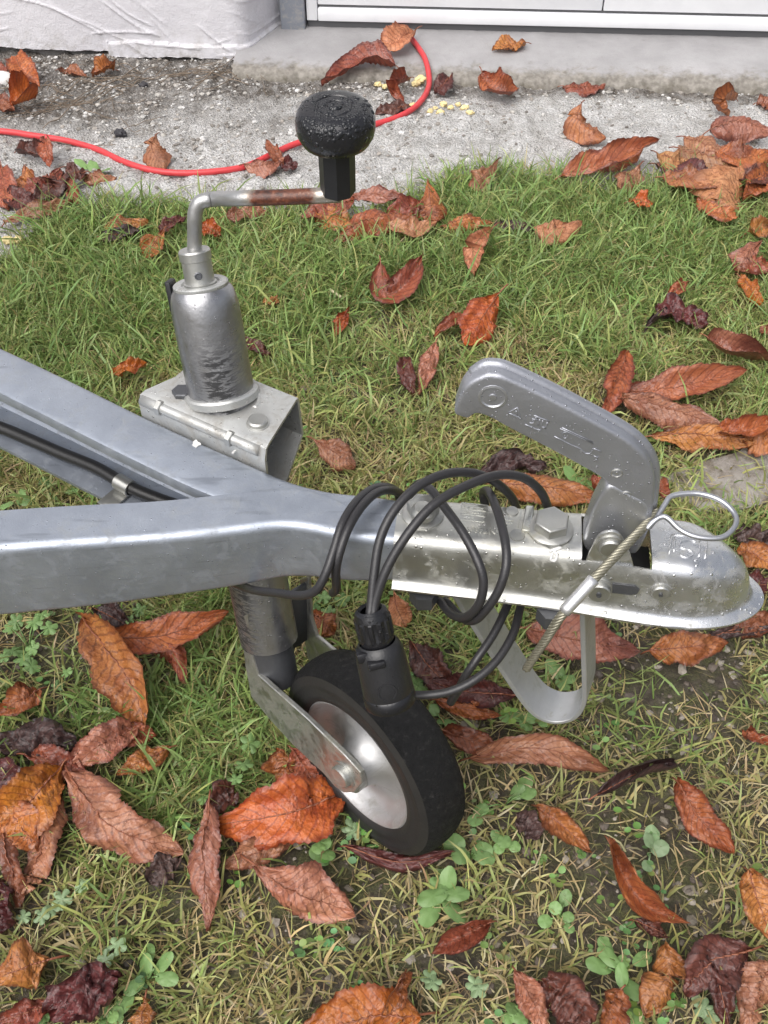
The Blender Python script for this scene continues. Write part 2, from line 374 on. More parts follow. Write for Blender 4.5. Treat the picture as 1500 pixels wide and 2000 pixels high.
LM = {
 'o': leaf_mat('leaf_orange', (0.52, 0.165, 0.028), (0.40, 0.10, 0.022), (0.17, 0.038, 0.014)),
 'b': leaf_mat('leaf_russet', (0.46, 0.165, 0.050), (0.34, 0.100, 0.036), (0.12, 0.034, 0.02), 0.3),
 'r': leaf_mat('leaf_red_brown', (0.38, 0.125, 0.055), (0.27, 0.080, 0.043), (0.11, 0.032, 0.022)),
 'p': leaf_mat('leaf_pink_brown', (0.44, 0.20, 0.112), (0.33, 0.13, 0.075), (0.14, 0.048, 0.032), 0.24),
 't': leaf_mat('leaf_tan', (0.52, 0.25, 0.12), (0.40, 0.16, 0.070), (0.20, 0.075, 0.035), 0.42),
 'm': leaf_mat('leaf_maroon', (0.155, 0.044, 0.034), (0.10, 0.030, 0.026), (0.035, 0.012, 0.012), 0.3),
 'd': leaf_mat('leaf_rotten_dark', (0.115, 0.062, 0.055), (0.070, 0.040, 0.038), (0.016, 0.010, 0.011), 0.34),
}
M['stalk'] = NT('leaf_stalk').fin((0.24, 0.085, 0.045), 0.45)
def weed_mat(name, a, b):
    t = NT(name); oi = t.n('ShaderNodeObjectInfo'); c = t.mix(t.noise(90, 4), a, b)
    hsv = t.n('ShaderNodeHueSaturation'); t.l(c, hsv.inputs['Color']); t.l(t.mapr(oi.outputs['Random'], 0, 1, 0.8, 1.25), hsv.inputs['Value'])
    t.fin(hsv.outputs[0], 0.45, 0, t.bump(t.noise(500, 3), 0.0004, 0.6))
    tr = t.n('ShaderNodeBsdfTranslucent'); t.l(hsv.outputs[0], tr.inputs[0]); mx = t.n('ShaderNodeMixShader'); mx.inputs[0].default_value = 0.2
    t.l(t.b.outputs[0], mx.inputs[1]); t.l(tr.outputs[0], mx.inputs[2]); t.l(mx.outputs[0], t.out.inputs[0]); return t.m
M['weed'] = weed_mat('weed_leaf', (0.23, 0.36, 0.13), (0.15, 0.27, 0.085))
M['weed_pale'] = weed_mat('weed_pale_leaf', (0.30, 0.40, 0.22), (0.21, 0.32, 0.16))
def grass_mat():
    t = NT('grass_blades'); a = t.n('ShaderNodeAttribute'); a.attribute_name = 'tint'; t.fin(a.outputs['Color'], 0.42, 0, spec=0.4)
    tr = t.n('ShaderNodeBsdfTranslucent'); t.l(a.outputs['Color'], tr.inputs[0]); mx = t.n('ShaderNodeMixShader'); mx.inputs[0].default_value = 0.25
    t.l(t.b.outputs[0], mx.inputs[1]); t.l(tr.outputs[0], mx.inputs[2]); t.l(mx.outputs[0], t.out.inputs[0]); return t.m
M['grass'] = grass_mat()
def stones_mat():
    t = NT('loose_stones'); a = t.n('ShaderNodeAttribute'); a.attribute_name = 'tint'
    c = t.mix(t.ramp(t.noise(160, 5, 0.7), [(0.4, 0.0), (0.7, 0.5)]), a.outputs['Color'], (0.16, 0.15, 0.13))
    return t.fin(c, 0.7, 0, t.bump(t.noise(400, 5, 0.7), 0.0008, 0.8))
M['stones'] = stones_mat()
def soil_mat():
    t = NT('damp_soil'); c = t.ramp(t.noise(60, 7, 0.7), [(0.3, (0.035, 0.028, 0.022)), (0.48, (0.09, 0.072, 0.055)), (0.75, (0.24, 0.20, 0.16))])
    moss = t.ramp(t.noise(24, 6, 0.7), [(0.42, 0.0), (0.58, 0.65)]); c = t.mix(moss, c, t.ramp(t.noise(380, 6, 0.75), [(0.36, (0.035, 0.042, 0.015)), (0.5, (0.12, 0.135, 0.045)), (0.64, (0.27, 0.28, 0.10))]))
    return t.fin(c, t.mapr(t.noise(40, 3), 0.3, 0.7, 0.5, 0.8), 0, t.bump(t.noise(260, 7, 0.75), 0.007, 1.0))
M['soil'] = soil_mat()
def rubble_mat():
    t = NT('worn_concrete_rubble')
    c = t.ramp(t.noise(26, 8, 0.7), [(0.28, (0.34, 0.32, 0.295)), (0.42, (0.58, 0.565, 0.55)), (0.60, (0.80, 0.79, 0.785))])
    grit = t.ramp(t.voro(260, 'F1'), [(0.3, 0.0), (0.8, 0.35)]); c = t.mix(grit, c, (0.24, 0.22, 0.195), 'MIX')
    fl = t.ramp(t.noise(300, 3, 0.6), [(0.66, 0.0), (0.72, 0.7)]); c = t.mix(fl, c, (0.72, 0.71, 0.69))
    # earth washed over the concrete close to the plaster wall
    a = t.n('ShaderNodeAttribute'); a.attribute_name = 'tint'; sp = t.n('ShaderNodeSeparateColor'); t.l(a.outputs['Color'], sp.inputs[0])
    e = t.math('MULTIPLY', sp.outputs[0], t.ramp(t.noise(45, 6, 0.7), [(0.25, 0.35), (0.6, 1.0)]))
    c = t.mix(e, c, t.ramp(t.noise(150, 6, 0.7), [(0.3, (0.05, 0.04, 0.032)), (0.7, (0.20, 0.17, 0.14))]))
    h = t.math('ADD', t.noise(130, 8, 0.76), t.math('MULTIPLY', t.voro(240), 0.7))
    return t.fin(c, t.mapr(t.noise(30, 3), 0.3, 0.7, 0.55, 0.85), 0, t.bump(h, 0.009, 1.0))
M['rubble'] = rubble_mat()
def slab_mat(name='smooth_concrete', k=1.0):
    t = NT(name); c = t.ramp(t.noise(9, 8, 0.65), [(0.3, (0.26 * k, 0.253 * k, 0.256 * k)), (0.7, (0.37 * k, 0.362 * k, 0.368 * k))])
    c = t.mix(t.ramp(t.noise(160, 4, 0.6), [(0.6, 0.0), (0.75, 0.5)]), c, (0.22 * k, 0.21 * k, 0.19 * k))
    sepx = t.n('ShaderNodeSeparateXYZ'); t.l(t.geo.outputs['Normal'], sepx.inputs[0])
    moss = t.math('MULTIPLY', t.mapr(sepx.outputs[2], 0.9, 0.3, 0, 1), t.ramp(t.noise(40, 5, 0.65), [(0.35, 0.0), (0.6, 0.9)])); c = t.mix(moss, c, (0.09, 0.085, 0.05))
    sz = t.n('ShaderNodeSeparateXYZ'); t.l(t.geo.outputs['Position'], sz.inputs[0])
    low = t.math('MULTIPLY', t.mapr(t.math('ADD', sz.outputs[2], t.math('MULTIPLY', t.math('SUBTRACT', t.noise(55, 5, 0.65), 0.5), 0.016)), 0.0225, 0.0165, 0, 1), 0.8); c = t.mix(low, c, t.ramp(t.noise(90, 5), [(0.35, (0.10, 0.085, 0.06)), (0.65, (0.26, 0.235, 0.20))]))
    return t.fin(c, 0.6, 0, t.bump(t.noise(220, 6, 0.65), 0.0012, 0.7))
M['slab'] = slab_mat()
def paver_mat():
    t = NT('old_paving_concrete'); c = t.ramp(t.noise(24, 8, 0.7), [(0.3, (0.24, 0.215, 0.19)), (0.7, (0.42, 0.39, 0.36))])
    c = t.mix(t.ramp(t.noise(34, 6, 0.7), [(0.46, 0.0), (0.60, 0.9)]), c, (0.17, 0.14, 0.105))
    return t.fin(c, 0.7, 0, t.bump(t.noise(150, 7, 0.7), 0.004, 0.9))
M['paver'] = paver_mat()
def plaster_mat():
    t = NT('white_plaster'); c = t.mix(t.ramp(t.noise(6, 6, 0.6), [(0.35, 0.0), (0.7, 1.0)]), (0.72, 0.71, 0.745), (0.64, 0.63, 0.67))
    sep = t.n('ShaderNodeSeparateXYZ'); t.l(t.geo.outputs['Position'], sep.inputs[0])
    sp = t.math('MULTIPLY', t.mapr(sep.outputs[2], 0.07, 0.0, 0, 1), t.ramp(t.noise(40, 6, 0.7), [(0.45, 0.0), (0.65, 0.8)])); c = t.mix(sp, c, (0.35, 0.33, 0.30))
    return t.fin(c, 0.65, 0, t.bump(t.noise(320, 7, 0.75), 0.0022, 0.8, t.bump(t.noise(110, 5, 0.6), 0.002, 0.6)))
M['plaster'] = plaster_mat()
M['render_grey'] = NT('grey_base_render'); 
def grey_render():
    t = M['render_grey']; c = t.ramp(t.noise(30, 7, 0.7), [(0.3, (0.12, 0.115, 0.115)), (0.7, (0.30, 0.29, 0.28))]); return t.fin(c, 0.8, 0, t.bump(t.noise(120, 6, 0.7), 0.004, 0.9))
M['render_grey'] = grey_render()
def door_mat():
    t = NT('white_door_paint'); c = t.mix(t.ramp(t.noise(12, 6, 0.6), [(0.4, 0.0), (0.75, 1.0)]), (0.78, 0.79, 0.81), (0.70, 0.71, 0.735))
    return t.fin(c, 0.35, 0, t.bump(t.noise(300, 3), 0.0002, 0.4))
M['door'] = door_mat()
M['seal'] = NT('dark_rubber_seal').fin((0.10, 0.10, 0.105), 0.6)
M['post'] = metal('flaking_blue_grey_paint', (0.27, 0.29, 0.33), (0.22, 0.24, 0.275), (0.45, 0.6), 0.1, dirt=(0.40, 0.385, 0.37), dirt_amt=0.5)
M['white_stone'] = NT('white_stone').fin((0.72, 0.71, 0.70), 0.6)
M['yellow'] = NT('pale_yellow_foam').fin((0.70, 0.58, 0.30), 0.7)
M['black_stone'] = NT('black_stone').fin((0.035, 0.033, 0.038), 0.6)
M['root'] = NT('dry_root').fin((0.19, 0.145, 0.105), 0.75)
# ------------------------------------------------------------------ ground
EDGE = [at(*p) for p in ((-200, 560), (-60, 540), (20, 500), (70, 445), (130, 418), (200, 412), (300, 428), (400, 424), (480, 425), (600, 436), (720, 432), (850, 385), (950, 350), (1050, 338), (1110, 352), (1250, 372), (1340, 345), (1420, 348), (1500, 332), (1700, 330))]
EX = np.array([p.x for p in EDGE]); EY = np.array([p.y for p in EDGE])
def lawn_edge(x, y): return np.interp(x, EX, EY) + (fbm(x, y, 22, 3, 40) - 0.5) * 0.11
PAVER = [at(*p) for p in ((1268, 940), (1500, 868), (1640, 840), (1640, 990), (1500, 988), (1345, 1012))]
def in_poly(x, y, poly):
    x = np.asarray(x); y = np.asarray(y); ins = np.zeros(x.shape, bool); n = len(poly)
    for i in range(n):
        a, b = poly[i], poly[(i + 1) % n]
        c = ((a.y > y) != (b.y > y)) & (x < (b.x - a.x) * (y - a.y) / (b.y - a.y + 1e-12) + a.x)
        ins ^= c
    return ins
def lawn_h(x, y): return (fbm(x, y, 7, 4, 3) - 0.5) * 0.016 + (fbm(x, y, 60, 3, 5) - 0.5) * 0.010
def rub_h(x, y): return (fbm(x, y, 8, 4, 8) - 0.5) * 0.022 + (fbm(x, y, 45, 5, 12) - 0.5) * 0.020 + 0.004
def grid_obj(name, x0, x1, y0, y1, step, hf, keep, mat, colf=None):
    xs = np.arange(x0, x1 + step, step); ys = np.arange(y0, y1 + step, step); X, Y = np.meshgrid(xs, ys, indexing='ij')
    V = np.stack([X, Y, hf(X, Y)], -1).reshape(-1, 3); nx, ny = X.shape
    i = np.arange(nx - 1)[:, None] * ny + np.arange(ny - 1)[None, :]; i = i.ravel()
    F = np.stack([i, i + ny, i + ny + 1, i + 1], 1); c = V[F].mean(1); F = F[keep(c[:, 0], c[:, 1])]
    used = np.unique(F); mp = np.full(len(V), -1); mp[used] = np.arange(len(used))
    return np_mesh(name, V[used], mp[F], mat, colf(V[used, 0], V[used, 1]) if colf else None, 'structure')
grid_obj('lawn', -1.5, 1.5, 0.0, 1.85, 0.006, lawn_h, lambda x, y: y < lawn_edge(x, y) + 0.02, M['soil'])
WALLF = at(100, 108)
def earth(x, y):
    k = np.clip((y - 1.90) / 0.16, 0, 1) * np.clip((0.05 - x) / 0.25, 0, 1) * 1.0 + np.clip((y + x * .055 - 1.975) / 0.05, 0, 1) * 1.25
    b = at(120, 215); k = k + np.exp(-(((x - b.x) / 0.30) ** 2 + ((y - b.y) / 0.10) ** 2)) * 1.0
    b = at(560, 245); k = k + np.exp(-(((x - b.x) / 0.12) ** 2 + ((y - b.y) / 0.03) ** 2)) * 0.6
    k = k + np.clip(1 - (y - lawn_edge(x, y)) / 0.06, 0, 1) * 0.35
    k = np.clip(k + (fbm(x, y, 25, 4, 60) - 0.5) * 0.9, 0, 1)
    return np.stack([k, k, k], -1)
grid_obj('rubble_ground', -1.5, 1.5, 1.18, 2.5, 0.0045, lambda x, y: rub_h(x, y) - 0.003, lambda x, y: y > lawn_edge(x, y) - 0.02, M['rubble'], earth)
mesh_obj('ground', [(-60, -60, -0.04), (60, -60, -0.04), (60, 60, -0.04), (-60, 60, -0.04)], [(0, 1, 2, 3)], M['soil'], smooth=False)['kind'] = 'structure'

# ------------------------------------------------------------------ the building, turned a few degrees from the picture plane
BY = R(-3.3); BX_, BYV = Vector((math.cos(BY), math.sin(BY), 0)), Vector((-math.sin(BY), math.cos(BY), 0)); B0 = Vector((-0.2, 2.2, 0))
def B(x, y, z): return B0 + BX_ * x + BYV * y + Vector((0, 0, z))
# concrete threshold slab: a displaced top with a rounded, chipped front
def slab():
    xs = np.arange(-0.10, 2.2, 0.008); prof = [(-0.150, -0.02), (-0.146, 0.002), (-0.140, 0.009), (-0.131, 0.0155), (-0.119, 0.0195)] + [(y, 0.0225 if y < -.08 else .0245) for y in np.arange(-0.10, 0.40, 0.02)]
    V = []; n = len(prof)
    for x in xs:
        for k, (y, z) in enumerate(prof):
            p = B(x, y, z); j = (fbm(p.x, p.y, 30, 4, 21) - 0.5); e = 1.0 if k < 6 else 0.15
            V.append((p.x, p.y + j * 0.022 * (k < 6), p.z + (fbm(p.x, p.y, 60, 3, 25) - 0.5) * 0.010 * e))
    V = np.array(V); i = (np.arange(len(xs) - 1)[:, None] * n + np.arange(n - 1)[None, :]).ravel()
    return np_mesh('threshold_slab', V, np.stack([i, i + n, i + n + 1, i + 1], 1), M['slab'], kind='structure')
slab()
wall = empty('plaster_wall', B(-0.6, 0, 0), 'white rough trowelled plaster wall with chipped foot beside the garage door', 'wall')
def plaster():
    # plan path: along the front, round the corner, back along the splayed return
    pa, pb, pc = Vector((-1.9, -0.055)), Vector((-0.083, -0.062)), Vector((-0.028, 0.075))
    path = [pa + (pb - pa) * t for t in np.linspace(0, 0.985, 800)]
    p1, p2 = path[-1], pb + (pc - pb) * 0.2
    path += [p1 * (1 - t) ** 2 + pb * 2 * t * (1 - t) + p2 * t * t for t in np.linspace(0.1, 1, 10)] + [p2 + (pc - p2) * t for t in np.linspace(0.06, 1, 26)]
    P2 = np.array([(p.x, p.y) for p in path]); s = np.concatenate([[0], np.cumsum(np.hypot(*np.diff(P2, axis=0).T))]); s -= s[799]
    T = np.gradient(P2, axis=0); T /= np.hypot(T[:, 0], T[:, 1])[:, None]; N = np.stack([T[:, 1], -T[:, 0]], 1)
    zs = np.concatenate([np.arange(0, 0.34, 0.0022), np.arange(0.36, 2.7, 0.12)]); S, Z = np.meshgrid(s, zs, indexing='ij')
    zb = 0.010 + 0.03 * np.clip(fbm(s, s * 0 + 3, 7, 4, 31) - 0.42, 0, 1) + 0.006 * fbm(s, s * 0, 45, 3, 33); zb = np.where((s > -0.26) , 0.002 + 0.008 * fbm(s, s * 0, 30, 3, 35), zb)
    H = (fbm(S, Z, 4, 2, 50) - 0.5) * 0.003 + (fbm(S, Z, 60, 3, 52) - 0.5) * 0.0012
    r2 = np.random.default_rng(5)
    for k in range(70):
        a0, z0, L, an = r2.uniform(-1.3, 0.02), r2.uniform(0.0, 0.33), r2.uniform(0.03, 0.26), R(r2.normal(-14, 16))
        if r2.random() < 0.18: an = R(r2.uniform(-70, -35)); L *= 0.6
        am, w = r2.uniform(0.0014, 0.0036), r2.uniform(0.0010, 0.0020); dx, dz = S - a0, Z - z0
        u = dx * math.cos(an) + dz * math.sin(an); d = -dx * math.sin(an) + dz * math.cos(an) + 0.008 * np.sin(u * 22 + k) + (fbm(S, Z, 14, 2, 54) - 0.5) * 0.008
        env = np.clip(np.minimum(u, L - u) / 0.015, 0, 1); H += am * env * np.where(d > 0, np.exp(-d / (w * 1.3)), np.exp(d / (w * 0.7)))
    # lower coat standing a little proud at the foot
    H += 0.006 * (Z < 0.026 + 0.012 * fbm(S, Z * 0, 12, 3, 57)) * (S > -0.26)
    Z2 = np.maximum(Z, zb[:, None]); X = P2[:, 0][:, None] + N[:, 0][:, None] * H; Y = P2[:, 1][:, None] + N[:, 1][:, None] * H
    flat = Z > 0.35; X = np.where(flat, P2[:, 0][:, None], X); Y = np.where(flat, P2[:, 1][:, None], Y)
    # turn the bottom edge back under by 18 mm
    X = np.concatenate([(P2[:, 0] - N[:, 0] * 0.018)[:, None], X], 1); Y = np.concatenate([(P2[:, 1] - N[:, 1] * 0.018)[:, None], Y], 1); Z2 = np.concatenate([zb[:, None], Z2], 1)
    W = np.stack([B0.x + BX_.x * X + BYV.x * Y, B0.y + BX_.y * X + BYV.y * Y, Z2], -1); n = W.shape[1]
    i = (np.arange(W.shape[0] - 1)[:, None] * n + np.arange(n - 1)[None, :]).ravel()
    F = np.stack([i, i + n, i + n + 1, i + 1], 1)
    c = np.array(wall.location); o = np_mesh('plaster', W.reshape(-1, 3) - c, F, M['plaster']); o.parent = wall
    # grey base coat behind the chipped foot
    V = []; 
    for k in range(0, len(P2), 4):
        q = B(P2[k, 0] - N[k, 0] * 0.016, P2[k, 1] - N[k, 1] * 0.016, 0)
        for z in (-0.03, 0.0, 0.012, 0.024, 0.04, 0.3, 2.66): 
            j = (fbm(q.x * 3, z * 3 + 1, 30, 3, 70) - 0.5) * 0.012 * (z < 0.05)
            V.append((q.x + N[k, 0] * j, q.y + N[k, 1] * j, z))
    n = 7; m = len(V) // n; i = (np.arange(m - 1)[:, None] * n + np.arange(n - 1)[None, :]).ravel()
    o = np_mesh('base_coat', np.array(V) - c, np.stack([i, i + n, i + n + 1, i + 1], 1), M['render_grey']); o.parent = wall
plaster()
door = empty('garage_door', B(0.6, 0.06, 0.025), 'white panelled garage door with blue grey post above the threshold slab', 'garage door')
def bbox(name, x0, x1, y0, y1, z0, z1, mat, parent, bev=0.002):
    return rbox(name, B((x0 + x1) / 2, (y0 + y1) / 2, (z0 + z1) / 2), BX_ * (x1 - x0) / 2, BYV * (y1 - y0) / 2, Vector((0, 0, (z1 - z0) / 2)), mat, parent, bev)
bbox('post', -0.022, 0.030, 0.042, 0.12, 0.018, 2.3, M['post'], door, 0.004)
bbox('stile', 0.033, 0.056, 0.052, 0.10, 0.040, 2.2, M['door'], door)
bbox('bottom_rail', 0.057, 2.4, 0.050, 0.10, 0.0395, 0.0655, M['door'], door, 0.003)
bbox('seal', 0.034, 2.4, 0.060, 0.095, 0.020, 0.0385, M['seal'], door, 0.001)
bbox('seal', 0.057, 2.4, 0.060, 0.098, 0.0665, 0.0705, M['seal'], door, 0.0005)
sx = (at_plane(1177, 20, B(0, 0.055, 0), BYV) - B0).dot(BX_)
bbox('door_panel', 0.057, sx - 0.0015, 0.056, 0.10, 0.0715, 0.52, M['door'], door, 0.002)
bbox('door_panel', sx + 0.0015, 2.4, 0.056, 0.10, 0.0715, 0.52, M['door'], door, 0.002)
bbox('door_panel', 0.057, 2.4, 0.056, 0.10, 0.525, 1.3, M['door'], door, 0.002)
bbox('door_panel', 0.057, 2.4, 0.056, 0.10, 1.305, 2.2, M['door'], door, 0.002)
bbox('backing_panel', 0.034, 2.4, 0.101, 0.13, 0.019, 2.25, M['seal'], door, 0.001)
# paving slab sunk into the lawn
def paver():
    bm = bmesh.new(); top = [bm.verts.new((p.x, p.y, 0.006)) for p in PAVER]; f = bm.faces.new(top)
    ex = bmesh.ops.extrude_face_region(bm, geom=[f]); bmesh.ops.translate(bm, verts=[v for v in ex['geom'] if isinstance(v, bmesh.types.BMVert)], vec=(0, 0, -0.05))
    bmesh.ops.subdivide_edges(bm, edges=list(bm.edges), cuts=7, use_grid_fill=True)
    for v in bm.verts:
        if v.co.z > 0: v.co.x += (vnoise(v.co.x, v.co.y, 50, 3) - .5) * .012; v.co.y += (vnoise(v.co.x, v.co.y, 50, 4) - .5) * .012; v.co.z += (float(fbm(v.co.x, v.co.y, 25, 3, 6)) - .5) * .016
    return tag(bm_obj('paving_slab', bm, M['paver'], smooth=False), 'worn grey paving slab sunk in the lawn behind the coupling head', 'paving slab')
paver()

# ------------------------------------------------------------------ grass: blades in tufts, too many to count
def bare_mask(x, y):
    d = np.ones_like(x)
    for px, py, r, k in ((1330, 1330, .16, .9), (1200, 1310, .08, .6), (90, 1250, .10, .85), (250, 1300, .06, .6), (760, 1740, .09, .75), (560, 1720, .06, .7), (1150, 1780, .08, .7), (1290, 1690, .07, .6), (940, 1700, .05, .5), (850, 1260, .06, .6), (340, 1900, .07, .55), (100, 1840, .06, .6), (720, 640, .05, .55), (700, 740, .05, .4), (560, 1150, .05, .5), (1480, 1620, .06, .5), (960, 1460, .06, .5), (420, 1720, .06, .4), (1350, 1800, .07, .5)):
        c = at(px, py); d = d * (1 - k * np.exp(-(((x - c.x) / r) ** 2 + ((y - c.y) / r) ** 2)))
    return d
def lush(x, y):
    g = 0.30 + np.clip((y - 0.45) / 0.85, 0, 1) * 0.36
    for px, py, r, k in ((1150, 440, .22, .6), (1000, 420, .15, .4), (1350, 480, .16, .4), (150, 620, .25, .45), (100, 480, .15, .4), (420, 450, .12, .35), (330, 1500, .07, .5), (450, 1400, .10, .35), (200, 1350, .06, .35), (60, 1420, .05, .35), (880, 1220, .05, .4), (470, 1470, .06, .35), (700, 500, .2, .25)):
        c = at(px, py); g = g + k * np.exp(-(((x - c.x) / r) ** 2 + ((y - c.y) / r) ** 2))
    return np.clip(g + (fbm(x, y, 11, 3, 80) - 0.5) * 1.1, 0, 1.2)
COVER = np.zeros((720, 480), bool)      # 4 mm cells under a fallen leaf
def covered(x, y): return COVER[np.clip(((x + 1.4) / .004).astype(int), 0, 719), np.clip((y / .004).astype(int), 0, 479)]
def blades(name, n_tuft, per, x0, x1, y0, y1, Lr, wr, lie, pal, seed, spread=0.012, lushw=0.0, dens=1.0):
    r = np.random.default_rng(seed)
    tx = r.uniform(x0, x1, n_tuft); ty = r.uniform(y0, y1, n_tuft)
    e = lawn_edge(tx, ty); fringe = np.clip((e - ty) / 0.03 + 0.9, 0, 1)
    pr = fringe * bare_mask(tx, ty) * (0.45 + 0.55 * np.clip(fbm(tx, ty, 16, 3, 90) * 2.2 - 0.45, 0, 1)) * np.where(in_poly(tx, ty, PAVER), 0.16, 1) * dens
    pr = pr * (1 - 0.78 * covered(tx, ty))
    L = lush(tx, ty); pr = pr * np.clip(lushw * L + (1 - abs(lushw)) if lushw >= 0 else 1 + lushw * np.clip(L, 0, 1), 0, 1)
    k = r.random(n_tuft) < pr; tx, ty, L = tx[k], ty[k], L[k]
    nb = r.poisson(per, len(tx)) + 1; idx = np.repeat(np.arange(len(tx)), nb); n = len(idx)
    bx = tx[idx] + r.normal(0, spread, n); by = ty[idx] + r.normal(0, spread, n)
    out = np.arctan2(by - ty[idx], bx - tx[idx]); hd = out + r.normal(0, 1.1, n)
    ln = r.uniform(*Lr, n) * (0.75 + 0.5 * np.clip(L[idx], 0, 1)) * r.uniform(0.7, 1.15, n); w = r.uniform(*wr, n)
    lie0 = np.clip(r.normal(lie[0], lie[1], n), 0.05, 1.5); bend = r.uniform(0.3, 1.5, n) * lie[2]
    z0 = lawn_h(bx, by) - 0.002
    ts = np.array([0, 0.35, 0.7, 1.0]); ds = np.diff(ts); px, pz = np.zeros((n, 4)), np.zeros((n, 4)); side = r.normal(0, 0.5, n)
    for i in range(3):
        a = lie0 + bend * (ts[i] + ds[i] / 2); px[:, i + 1] = px[:, i] + ln * ds[i] * np.sin(a); pz[:, i + 1] = np.maximum(pz[:, i] + ln * ds[i] * np.cos(a), 0.0015)
    V = np.zeros((n, 7, 3)); ch, sh = np.cos(hd), np.sin(hd); wt = np.array([0.7, 1.0, 0.75, 0.0]); tw = r.normal(0, 0.7, n)
    for i in range(4):
        h2 = hd + side * ts[i]; cx = bx + px[:, i] * np.cos(h2); cy = by + px[:, i] * np.sin(h2); cz = z0 + pz[:, i]
        if i == 3: V[:, 6] = np.stack([cx, cy, cz], 1)
        else:
            ww = w * wt[i] * 0.5; sa = hd + math.pi / 2; dx, dy, dz = np.cos(sa) * ww * np.cos(tw), np.sin(sa) * ww * np.cos(tw), ww * np.sin(tw)
            V[:, 2 * i] = np.stack([cx - dx, cy - dy, cz - dz], 1); V[:, 2 * i + 1] = np.stack([cx + dx, cy + dy, cz + dz], 1)
    tri = np.array([(0, 1, 3), (0, 3, 2), (2, 3, 5), (2, 5, 4), (4, 5, 6)]); F = (np.arange(n)[:, None, None] * 7 + tri[None]).reshape(-1, 3)
    pal = np.array(pal); ci = np.clip((1 - np.clip(L[idx], 0, 1)) * (len(pal) - 1) + r.normal(0, 0.9, n), 0, len(pal) - 1); lo = np.floor(ci).astype(int); hi = np.minimum(lo + 1, len(pal) - 1); fr = (ci - lo)[:, None]
    c = (pal[lo] * (1 - fr) + pal[hi] * fr) * r.uniform(0.7, 1.35, (n, 1)) * r.uniform(0.92, 1.08, (n, 3))
    cc = np.repeat(c[:, None, :], 7, 1); cc[:, 6] = cc[:, 6] * 0.6 + np.array((0.36, 0.27, 0.11)) * 0.4
    o = np_mesh(name, V.reshape(-1, 3), F, M['grass'], cc.reshape(-1, 3), 'stuff'); return o, n
GREEN = [(0.185, 0.280, 0.085), (0.245, 0.335, 0.105), (0.315, 0.360, 0.125), (0.36, 0.355, 0.14), (0.42, 0.355, 0.17)]
STRAW = [(0.33, 0.32, 0.12), (0.42, 0.36, 0.16), (0.47, 0.385, 0.20), (0.33, 0.235, 0.125), (0.52, 0.45, 0.27)]
def ground_cover(n, seed):
    """tiny round seedling leaves in the gaps of the turf"""
    r = np.random.default_rng(seed); x = r.uniform(-0.9, 0.95, n * 6); y = r.uniform(0.15, 1.0, n * 6)
    k = (fbm(x, y, 18, 3, 120) > 0.55) & (r.random(n * 6) < 0.9); cx, cy = x[k][:n], y[k][:n]
    V, F, C = [], [], []
    for a, b in zip(cx, cy):
        base = np.array((r.uniform(0.14, 0.24), r.uniform(0.27, 0.38), r.uniform(0.07, 0.14))) * r.uniform(0.7, 1.1)
        for q in range(r.integers(2, 6)):
            an = r.uniform(0, 6.28); d = r.uniform(0.002, 0.012); R_ = r.uniform(0.002, 0.0045); c = np.array((a + d * math.cos(an), b + d * math.sin(an), float(lawn_h(a, b)) + r.uniform(0.004, 0.018)))
            tl = r.normal(0, 0.35, 2); i0 = len(V); V.append(c - (0, 0, 0.0008)); C.append(base)
            for s in range(8):
                t = s * math.pi / 4; ox, oy = R_ * math.cos(t), R_ * math.sin(t) * 0.8; V.append(c + (ox, oy, ox * tl[0] + oy * tl[1])); C.append(base)
            F += [(i0, i0 + 1 + s, i0 + 1 + (s + 1) % 8) for s in range(8)]
    return tag(np_mesh('ground_cover', np.array(V), np.array(F), M['grass'], np.array(C), 'stuff'), 'tiny pale green seedling leaves among the grass', 'ground cover')
def stones(name, n, xf, hf, smin, smax, cols, label, cat, seed):
    r = np.random.default_rng(seed); bm = bmesh.new(); bmesh.ops.create_icosphere(bm, subdivisions=1, radius=1); bv = np.array([v.co[:] for v in bm.verts]); bf = np.array([[v.index for v in f.verts] for f in bm.faces]); bm.free()
    x, y = xf(r, n); n = len(x); s = smin * (smax / smin) ** (r.random(n) ** 2.6); J = bv[None] * r.uniform(0.72, 1.2, (n, 12, 1)) * np.stack([r.uniform(0.7, 1.3, n), r.uniform(0.7, 1.3, n), r.uniform(0.45, 0.8, n)], 1)[:, None, :] * s[:, None, None]
    a = r.uniform(0, 6.28, n); ca, sa = np.cos(a)[:, None], np.sin(a)[:, None]; J = np.stack([J[:, :, 0] * ca - J[:, :, 1] * sa, J[:, :, 0] * sa + J[:, :, 1] * ca, J[:, :, 2]], -1)
    J += np.stack([x, y, hf(x, y) + s * 0.15], 1)[:, None, :]; F = (np.arange(n)[:, None, None] * 12 + bf[None]).reshape(-1, 3)
    cols = np.array(cols); c = cols[r.integers(0, len(cols), n)] * r.uniform(0.75, 1.2, (n, 1)); c = np.repeat(c[:, None], 12, 1).reshape(-1, 3)
    return tag(np_mesh(name, J.reshape(-1, 3), F, M['stones'], c, 'stuff', smooth=False), label, cat)
def rub_pts(r, n):
    x = r.uniform(-1.2, 1.2, n * 2); y = r.uniform(1.25, 2.16, n * 2); p = np.clip(0.22 + 0.9 * np.clip((0.25 - x) / 0.4, 0, 1) * np.clip((y - 1.6) / 0.3, 0, 1) + 0.6 * np.clip((y - 1.9) / 0.1, 0, 1), 0, 1) * np.clip(fbm(x, y, 14, 3, 130) * 2.4 - 0.5, 0.05, 1)
    k = (y > lawn_edge(x, y) - 0.02) & (r.random(n * 2) < p) & ((y - B0.y - (x - B0.x) * math.tan(BY) < -0.138) | (x < -0.3)); return x[k][:n], y[k][:n]
